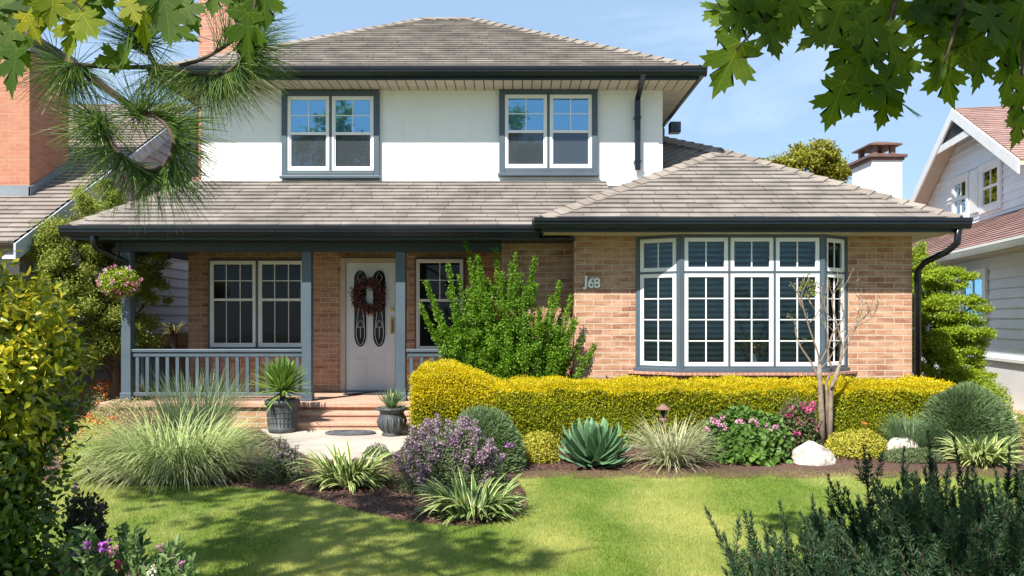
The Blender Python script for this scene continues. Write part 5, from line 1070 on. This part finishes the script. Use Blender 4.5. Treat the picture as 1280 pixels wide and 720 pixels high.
# ------------------------------------------------------------------ big variegated bush at the left edge
bb = root('variegated_bush', 'large glossy yellow and green leaved bush at the left edge of the lawn', 'bush', (-2.4, 3.3, 0))
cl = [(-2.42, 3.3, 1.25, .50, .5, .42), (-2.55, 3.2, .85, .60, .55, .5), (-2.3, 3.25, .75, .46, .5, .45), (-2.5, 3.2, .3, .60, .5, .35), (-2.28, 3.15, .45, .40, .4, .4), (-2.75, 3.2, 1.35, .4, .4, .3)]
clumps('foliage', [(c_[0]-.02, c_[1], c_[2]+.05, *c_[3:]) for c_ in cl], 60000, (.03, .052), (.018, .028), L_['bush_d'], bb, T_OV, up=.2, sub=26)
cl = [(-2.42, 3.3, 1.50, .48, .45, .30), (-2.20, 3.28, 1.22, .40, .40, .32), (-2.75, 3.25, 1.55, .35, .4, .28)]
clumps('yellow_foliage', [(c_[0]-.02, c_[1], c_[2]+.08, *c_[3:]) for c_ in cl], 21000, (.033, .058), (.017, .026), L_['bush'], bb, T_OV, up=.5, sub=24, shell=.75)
mb = MB()
for k in range(26): st = curve_stem((-2.6+random.uniform(-.15, .15), 3.25, 0), (random.uniform(-.5, .45), random.uniform(-.4, .4), 1), random.uniform(.8, 1.15), (0, 0, .2), 6, .06); mb.tube(st, [.02*(1-.12*j) for j in range(len(st))], 5)
mb.build('stems', M['bark'], bb)
# flowers at the lower left
t = root('flower_patch', 'pink and violet flowers with silvery leaf spikes in the lower left corner', 'flowers', (-1.35, 3.2, 0))
stems = []
tipz = [(60, 690), (85, 680), (100, 665), (118, 672), (135, 690), (160, 655), (170, 670), (195, 690), (215, 680), (222, 675), (75, 702), (150, 700), (182, 705), (205, 702), (45, 705), (230, 700), (110, 690), (125, 705)]
for px, py in tipz*2:
    Yd = random.uniform(3.2, 3.9); tip = Vector(at(px+random.uniform(-8, 8), py+random.uniform(-3, 12), Yd)); b_ = Vector((tip.x+random.uniform(-.12, .12), Yd, 0)); stems.append([tuple(b_), tuple(b_.lerp(tip, .5)+Vector((.02, 0, 0))), tuple(tip)])
stems_shrub(t, stems, leafm('silver_leaf', [(.15, .25, .08), (.22, .32, .12), (.10, .19, .05)], .4), M['bark'], .012, (.03, .05), (.016, .024), .005, start=.35, T=T_OV)
for px, py, mt in ((62, 715, 'magenta'), (78, 712, 'magenta'), (125, 712, 'magenta'), (112, 695, 'violet'), (118, 700, 'violet'), (95, 690, 'violet'), (148, 708, 'magenta'), (175, 710, 'pink'), (200, 685, 'pink'), (226, 706, 'pink'), (140, 690, 'pink'), (168, 718, 'pink'), (129, 683, 'violet'), (108, 683, 'violet'), (214, 695, 'pink'), (90, 716, 'magenta'), (190, 714, 'white')):
    ball_flower('flower_head', at(px, py, random.uniform(3.2, 3.5)), random.uniform(.02, .032), L_[mt], t, 22)
t = root('dark_flower_shrub', 'thin dark leaved shrub with a few purple flowers beside the variegated bush', 'shrub', (-1.95, 3.75, 0)); stems = []
for k in range(34):
    tip = Vector(at(random.uniform(82, 128), random.uniform(612, 680), 3.75+random.uniform(-.2, .2))); b_ = Vector((-1.98+random.uniform(-.12, .12), 3.75, 0)); stems.append([tuple(b_), tuple(b_.lerp(tip, .6)), tuple(tip)])
stems_shrub(t, stems, leafm('dark_leaf', [(.04, .06, .03), (.08, .06, .05), (.03, .07, .025)], .3), M['bark'], .016, (.025, .04), (.015, .022), .004, start=.3)
for px, py in ((94, 610), (122, 632), (120, 665), (105, 645), (126, 636)): ball_flower('flower_head', at(px, py, 3.7), .022, L_['violet'], t, 16)

# ------------------------------------------------------------------ rosemary in the lower right corner
def rosemary(label, spikes):
    """leaning stems with side shoots, all clothed in short narrow needles"""
    t = root('rosemary_bush', label, 'bush', (float(np.mean([s_[0][0] for s_ in spikes])), float(np.mean([s_[0][1] for s_ in spikes])), 0)); mb = MB(); Pn = []; Un = []; Ln = []
    def shoot(pts, r0, dens, nl, s0):
        q = np.array([tuple(p) for p in pts]); k = len(q); mb.tube([tuple(p) for p in q], [r0*(1-.8*i/(k-1)) for i in range(k)], 4)
        ln = np.linalg.norm(np.diff(q, axis=0), axis=1).sum(); m_ = int(ln*dens); s_ = R.uniform(s0, 1, m_); g = np.linspace(0, 1, k)
        P = np.stack([np.interp(s_, g, q[:, i]) for i in range(3)], 1); P2 = np.stack([np.interp(np.minimum(s_+.05, 1), g, q[:, i]) for i in range(3)], 1); td = norm(P2-P+np.array([0, 0, 1e-4]))
        side = norm(np.cross(td, rdir(m_))); Un.append(norm(side*R.uniform(.5, 1.0, (m_, 1))+td*(.55+.9*s_[:, None]**5)+R.normal(0, .12, (m_, 3)))); Pn.append(P); Ln.append(nl*(1-.5*s_**6)*R.uniform(.6, 1.2, m_))
    for base_, tip in spikes:
        base_, tip = Vector(base_), Vector(tip); ln = (tip-base_).length; ctrl = base_.lerp(tip, .55)+Vector((random.uniform(-.10, .10), random.uniform(-.08, .08), -.02))
        pts = [base_*(1-u)**2+ctrl*2*u*(1-u)+tip*u*u for u in np.linspace(0, 1, 8)]; shoot(pts, .007, 520, .036, .15)
        for k in range(random.randint(3, 6)):
            u = random.uniform(.3, .86); p = base_*(1-u)**2+ctrl*2*u*(1-u)+tip*u*u; d = Vector((random.uniform(-.75, .75), random.uniform(-.6, .6), 1)).normalized(); l_ = random.uniform(.10, .26)*(1.25-u)*1.3
            shoot([p, p+d*l_*.5+Vector((0, 0, -.01)), p+d*l_*.8+Vector((0, 0, .01)), p+d*l_+Vector((0, 0, .04))], .003, 560, .030, .05)
    P = np.concatenate(Pn); U = np.concatenate(Un); Lv = np.concatenate(Ln); leaves('needles', P, U, rdir(len(P)), Lv, .0042, L_['rosemary'], t, T_DIA); mb.build('stems', M['bark'], t)
    return t
sp = []
tipsr = [(882, 636, 3.0), (905, 668, 2.9), (938, 640, 3.0), (955, 655, 2.9), (975, 628, 3.1), (1000, 640, 3.0), (1035, 594, 3.2), (1015, 620, 3.1), (1060, 615, 3.2), (1080, 560, 3.2), (1090, 600, 3.1), (1108, 610, 3.0), (1130, 560, 3.2), (1145, 590, 3.1), (1160, 540, 3.3), (1168, 575, 3.2), (1192, 545, 3.2), (1185, 590, 3.1), (1210, 585, 3.1), (1228, 600, 3.0), (1262, 560, 3.2), (1245, 590, 3.1), (1275, 590, 3.0), (1290, 575, 3.1), (1310, 560, 3.1), (1340, 580, 3.1)]
for px, py, Yd in tipsr:
    tip = at(px, py, Yd); sp.append(((tip[0]*.8+.50, Yd+.05, 0), tip))
for k in range(300):
    px = random.uniform(900, 1400); env = np.interp(px, [870, 940, 1000, 1080, 1160, 1260, 1400], [705, 675, 648, 612, 582, 596, 585]); Yd = random.uniform(2.7, 3.5); py = env+random.uniform(0, 95); tip = at(px, py, Yd); sp.append(((tip[0]*.8+.50+random.uniform(-.1, .1), Yd+random.uniform(-.1, .1), 0), tip))
rosemary('dark green rosemary bush of upright needled spikes filling the lower right corner', sp)

# ------------------------------------------------------------------ pine with long needles, reaching in from the left
pt = root('pine_tree', 'pine reaching in from the upper left with curling twigs and long fanned needles', 'tree', (-3.5, 3.3, 0))
MB().tube([(-3.5, 3.3, 0), (-3.45, 3.3, 1.6), (-3.3, 3.3, 3.0), (-3.35, 3.3, 5.0)], [.13, .12, .09, .05], 12).build('trunk', M['bark'], pt, smooth=True)
def curve3(pts, k=5):
    out = []; P = [Vector(p) for p in pts]
    for i in range(len(P)-1):
        p0, p1, p2, p3 = P[max(i-1, 0)], P[i], P[i+1], P[min(i+2, len(P)-1)]
        for j in range(k): t = j/k; out.append(.5*((2*p1)+(-p0+p2)*t+(2*p0-5*p1+4*p2-p3)*t*t+(-p0+3*p1-3*p2+p3)*t**3))
    out.append(P[-1]); return out
tw = [  # branch, width, needle density, start
    ([(-70, -30, 3.35), (0, 22, 3.3), (45, 50, 3.25), (90, 80, 3.2), (135, 112, 3.15), (173, 139, 3.1)], (.026, .012), .0, 0),
    ([(173, 139, 3.1), (196, 146, 3.05), (211, 160, 3.0), (217, 182, 2.95), (208, 204, 2.95), (190, 214, 3.0), (168, 210, 3.0), (150, 192, 3.0), (136, 172, 3.05), (126, 150, 3.05)], (.011, .007), 1.0, 0),
    ([(90, 80, 3.2), (140, 84, 3.25), (195, 84, 3.3), (225, 88, 3.3), (253, 94, 3.3), (280, 92, 3.25), (297, 80, 3.2), (303, 60, 3.2), (298, 38, 3.2), (290, 8, 3.25)], (.010, .006), .8, .4),
    ([(195, 84, 3.3), (188, 70, 3.3), (180, 52, 3.3)], (.011, .009), 1.1, .4),
    ([(225, 82, 3.3), (250, 75, 3.35), (272, 64, 3.4), (290, 52, 3.4)], (.009, .006), .25, .6),
    ([(60, 58, 3.25), (80, 75, 3.2), (100, 82, 3.15)], (.01, .008), .7, .2)]
Pn = []; Un = []
for pts, (r0, r1), dens, st in tw:
    q = curve3([at(*p) for p in pts]); MB().tube(q, [r0+(r1-r0)*i/(len(q)-1) for i in range(len(q))], 8).build('branch', M['bark'], pt, smooth=True)
    if dens:
        ctr = {1: (163, 172), 2: (250, 40), 3: (170, 60), 4: (260, 90), 5: (80, 60)}[tw.index((pts, (r0, r1), dens, st))]
        qa = np.array([tuple(p) for p in q]); seg = np.linalg.norm(np.diff(qa, axis=0), axis=1); cum = np.concatenate([[0], np.cumsum(seg)]); m_ = int(cum[-1]*1350*dens)
        s_ = np.sort(st+(1-st)*R.uniform(0, 1, m_)**.85)*cum[-1]
        P = np.stack([np.interp(s_, cum, qa[:, i]) for i in range(3)], 1); P2 = np.stack([np.interp(np.minimum(s_+.02, cum[-1]), cum, qa[:, i]) for i in range(3)], 1); P1 = np.stack([np.interp(np.maximum(s_-.02, 0), cum, qa[:, i]) for i in range(3)], 1)
        t_ = norm(P2-P1); sd_ = norm(np.cross(t_, rdir(m_))); cw = np.array(at(*ctr, 3.1)); rad_ = P-cw; rad_[:, 1] = 0; U = norm(sd_*.62+norm(rad_)*.75+t_*R.uniform(.1, .6, (m_, 1))+np.array([0, 0, -.05])); Pn.append(P); Un.append(U)
for (px, py, Yd, n_, dr_) in ((180, 52, 3.3, 240, (0, -.2, .6)), (90, 84, 3.18, 230, (-.1, -.2, -1)), (126, 150, 3.05, 230, (-.2, -.2, -.9)), (172, 142, 3.08, 160, (.2, -.4, .3)), (290, 10, 3.25, 120, (.6, 0, .5)), (300, 60, 3.2, 200, (1, -.1, .05)), (195, 90, 3.3, 160, (.2, 0, -1)), (265, 94, 3.3, 130, (.1, 0, -1))):
    Pn.append(np.array(at(px, py, Yd))+R.normal(0, .012, (n_, 3))); Un.append(norm(rdir(n_)*.8+np.array(dr_)*.6))
P = np.concatenate(Pn); U = np.concatenate(Un); n = len(P)
# each needle: a curved narrow strip
Ls = R.uniform(.12, .27, n); S = norm(np.cross(U, rdir(n))); V = []; cur = P.copy(); D_ = U.copy(); ns = 4
for k in range(ns+1):
    wd = .0016*(1-.75*(k/ns)**2); V += [cur-S*wd, cur+S*wd]; D_ = norm(D_+np.array([0, 0, -.05])); cur = cur+D_*(Ls/ns)[:, None]
V = np.stack(V, 1); f = np.array([(2*k, 2*k+1, 2*k+3, 2*k+2) for k in range(ns)]); Fc = f[None]+(np.arange(n)*2*(ns+1))[:, None, None]
nmesh('needles', V.reshape(-1, 3), Fc.reshape(-1, 4), L_['needle'], pt)

# ------------------------------------------------------------------ maples: branches hang into the top of the view, crowns shade the garden
def maple(label, base, crown, hang, twigs, nl, seedmat, ncrown):
    t = root('maple_tree', label, 'tree', base); top = Vector((np.mean([c[0] for c in crown])-.6, np.mean([c[1] for c in crown]), max(c[2] for c in crown)))
    MB().tube([base, (base[0], base[1], 1.8), tuple(Vector(base).lerp(top, .7)), tuple(top)], [.17, .14, .09, .03], 12).build('trunk', M['bark'], t, smooth=True)
    for c in crown: MB().tube([(base[0], base[1], 1.9), tuple((Vector((base[0], base[1], 2.2)).lerp(Vector(c[:3]), .5))+Vector((0, 0, .2))), c[:3]], [.06, .04, .012], 7).build('limb', M['bark'], t, smooth=True)
    crown = [(x-.95, y, z, a1, a2, a3) for x, y, z, a1, a2, a3 in crown]
    clumps('crown', crown, ncrown, (.09, .15), (.085, .14), L_['maple'], t, T_MAP, up=.6, sub=16, subr=.35)
    for tw_ in twigs: q = curve3([at(*p) for p in tw_]); MB().tube(q, [.009*(1-.7*i/(len(q)-1)) for i in range(len(q))], 6).build('twig', M['bark'], t, smooth=True)
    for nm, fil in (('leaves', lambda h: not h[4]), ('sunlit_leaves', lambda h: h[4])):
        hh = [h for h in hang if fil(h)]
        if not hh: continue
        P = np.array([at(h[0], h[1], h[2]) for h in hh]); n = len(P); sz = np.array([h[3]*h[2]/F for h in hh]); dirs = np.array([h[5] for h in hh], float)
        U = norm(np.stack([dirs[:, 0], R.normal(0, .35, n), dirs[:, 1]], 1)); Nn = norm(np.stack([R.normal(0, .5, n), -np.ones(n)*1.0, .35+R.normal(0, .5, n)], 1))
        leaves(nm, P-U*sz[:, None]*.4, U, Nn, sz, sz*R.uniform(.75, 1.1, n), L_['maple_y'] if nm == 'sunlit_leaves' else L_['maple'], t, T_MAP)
    return t
hr = []
def hl(px, py, s, ang=-90, sun=0, Y=2.6): hr.append((px, py, Y+random.uniform(-.12, .12), s, sun, (math.cos(math.radians(ang)), math.sin(math.radians(ang)))))
for v in ((912, 80, 70, -115), (965, 48, 48, -75), (1000, 10, 60, -40), (900, 12, 50, -150), (925, 25, 55, -100), (940, 5, 60, -90), (1045, 128, 62, -100), (1070, 92, 60, -100), (1110, 110, 55, -60), (1128, 130, 66, -75), (1105, 135, 50, -110), (1060, 60, 60, -140), (1085, 40, 66, -80), (1115, 55, 60, -70), (1045, 25, 60, -110), (1075, 8, 64, -90), (1020, 45, 48, -150),
          (1150, 15, 60, -80), (1180, 68, 60, -110), (1182, 100, 58, -85), (1212, 60, 64, -80), (1225, 85, 50, -90), (1172, 40, 55, -140), (1200, 25, 60, -100), (1240, 30, 70, -80), (1265, 60, 66, -100), (1262, 95, 60, -95), (1275, 125, 54, -95), (1275, 155, 48, -100), (1250, 10, 70, -70), (1110, 5, 60, -95), (985, 25, 40, -80), (1130, 85, 50, -90), (1075, 120, 50, -120), (955, 20, 50, -60), (1092, 72, 50, -60), (1278, 15, 70, -100), (1225, 5, 66, -90)): hl(*v)
hr2 = list(hr)
for k in range(38): px = random.uniform(900, 1300); hl(px, random.uniform(-25, 42)-(abs(px-1010) < 30)*30, random.uniform(48, 68), random.uniform(-150, -30), 0, 2.75)
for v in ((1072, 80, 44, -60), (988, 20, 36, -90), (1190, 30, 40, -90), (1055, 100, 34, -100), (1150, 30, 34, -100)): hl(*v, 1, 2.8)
twr = [[(1010, -60, 2.6), (975, -5, 2.6), (945, 35, 2.6), (920, 62, 2.6)], [(1130, -60, 2.6), (1120, 0, 2.6), (1100, 50, 2.6), (1085, 80, 2.6)], [(1120, 0, 2.62), (1105, 60, 2.6), (1100, 95, 2.6), (1110, 120, 2.6)], [(1230, -60, 2.6), (1205, 0, 2.6), (1190, 50, 2.6), (1180, 80, 2.6)], [(1300, -40, 2.6), (1282, 40, 2.6), (1277, 100, 2.6), (1276, 140, 2.6)], [(975, -5, 2.6), (985, 20, 2.6), (968, 40, 2.6)]]
cr_r = [(2.6, 1.5, 4.6, .9, .8, .6), (1.7, 1.0, 4.7, .9, .7, .6), (3.4, 1.9, 4.9, .8, .8, .6), (2.4, .5, 4.4, .8, .7, .6), (1.1, .6, 4.3, .6, .5, .4), (2.6, 2.6, 4.3, .55, .45, .35), (.95, 2.6, 4.9, .3, .3, .25), (2.0, 1.7, 3.6, .5, .4, .35)]
maple('maple branches with dark green lobed leaves hanging across the upper right', (4.2, 1.4, 0), cr_r, hr, twr, 0, None, 2600)
hr = []
for v in ((10, 20, 60, -90), (30, 10, 60, -100), (15, 85, 60, -100), (22, 60, 50, -60), (45, 20, 55, -80), (60, 5, 60, -110), (95, 10, 60, -100), (5, 55, 50, -120), (210, 25, 60, -80), (235, 15, 50, -60), (330, 5, 50, -90), (308, 42, 62, -100), (318, 15, 60, -110), (155, 68, 50, -200), (140, 74, 40, -160), (200, 0, 60, -90), (225, 40, 45, -30), (120, 0, 50, -90), (268, -5, 46, -90)): hl(*v, 0, 2.55)
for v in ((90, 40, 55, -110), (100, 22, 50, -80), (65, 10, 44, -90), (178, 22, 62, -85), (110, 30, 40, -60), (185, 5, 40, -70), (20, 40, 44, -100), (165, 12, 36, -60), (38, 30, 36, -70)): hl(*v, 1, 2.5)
twl = [[(-60, -50, 2.55), (20, -12, 2.55), (80, -5, 2.55), (110, 20, 2.55)], [(120, -50, 2.55), (180, -15, 2.55), (210, 10, 2.55)], [(300, -50, 2.55), (320, -10, 2.55), (312, 30, 2.55)]]
cr_l = [(-3.1, 2.4, 5.0, .85, .75, .6), (-2.1, 2.9, 4.9, .7, .5, .4), (-3.9, 3.0, 5.3, .9, .8, .6), (-2.6, 1.6, 5.2, .8, .7, .5), (-3.9, .4, 5.0, .6, .5, .5), (-1.5, 2.1, 4.7, .45, .4, .3), (-2.8, 1.0, 2.45, .6, .4, .4), (-3.4, 1.3, 2.7, .6, .4, .4), (-2.2, .9, 2.2, .45, .35, .35), (-2.2, 1.25, 2.25, .5, .3, .35), (-2.45, .9, 2.1, .5, .35, .4), (-1.85, 1.0, 2.35, .35, .25, .35), (-2.5, 3.4, 5.2, .6, .5, .35)]  # low clumps out of view are added to shade the lower variegated bush
maple('maple branches with bright yellow-green leaves hanging at the upper left corner', (-4.3, 1.2, 0), cr_l, hr, twl, 0, None, 2600)
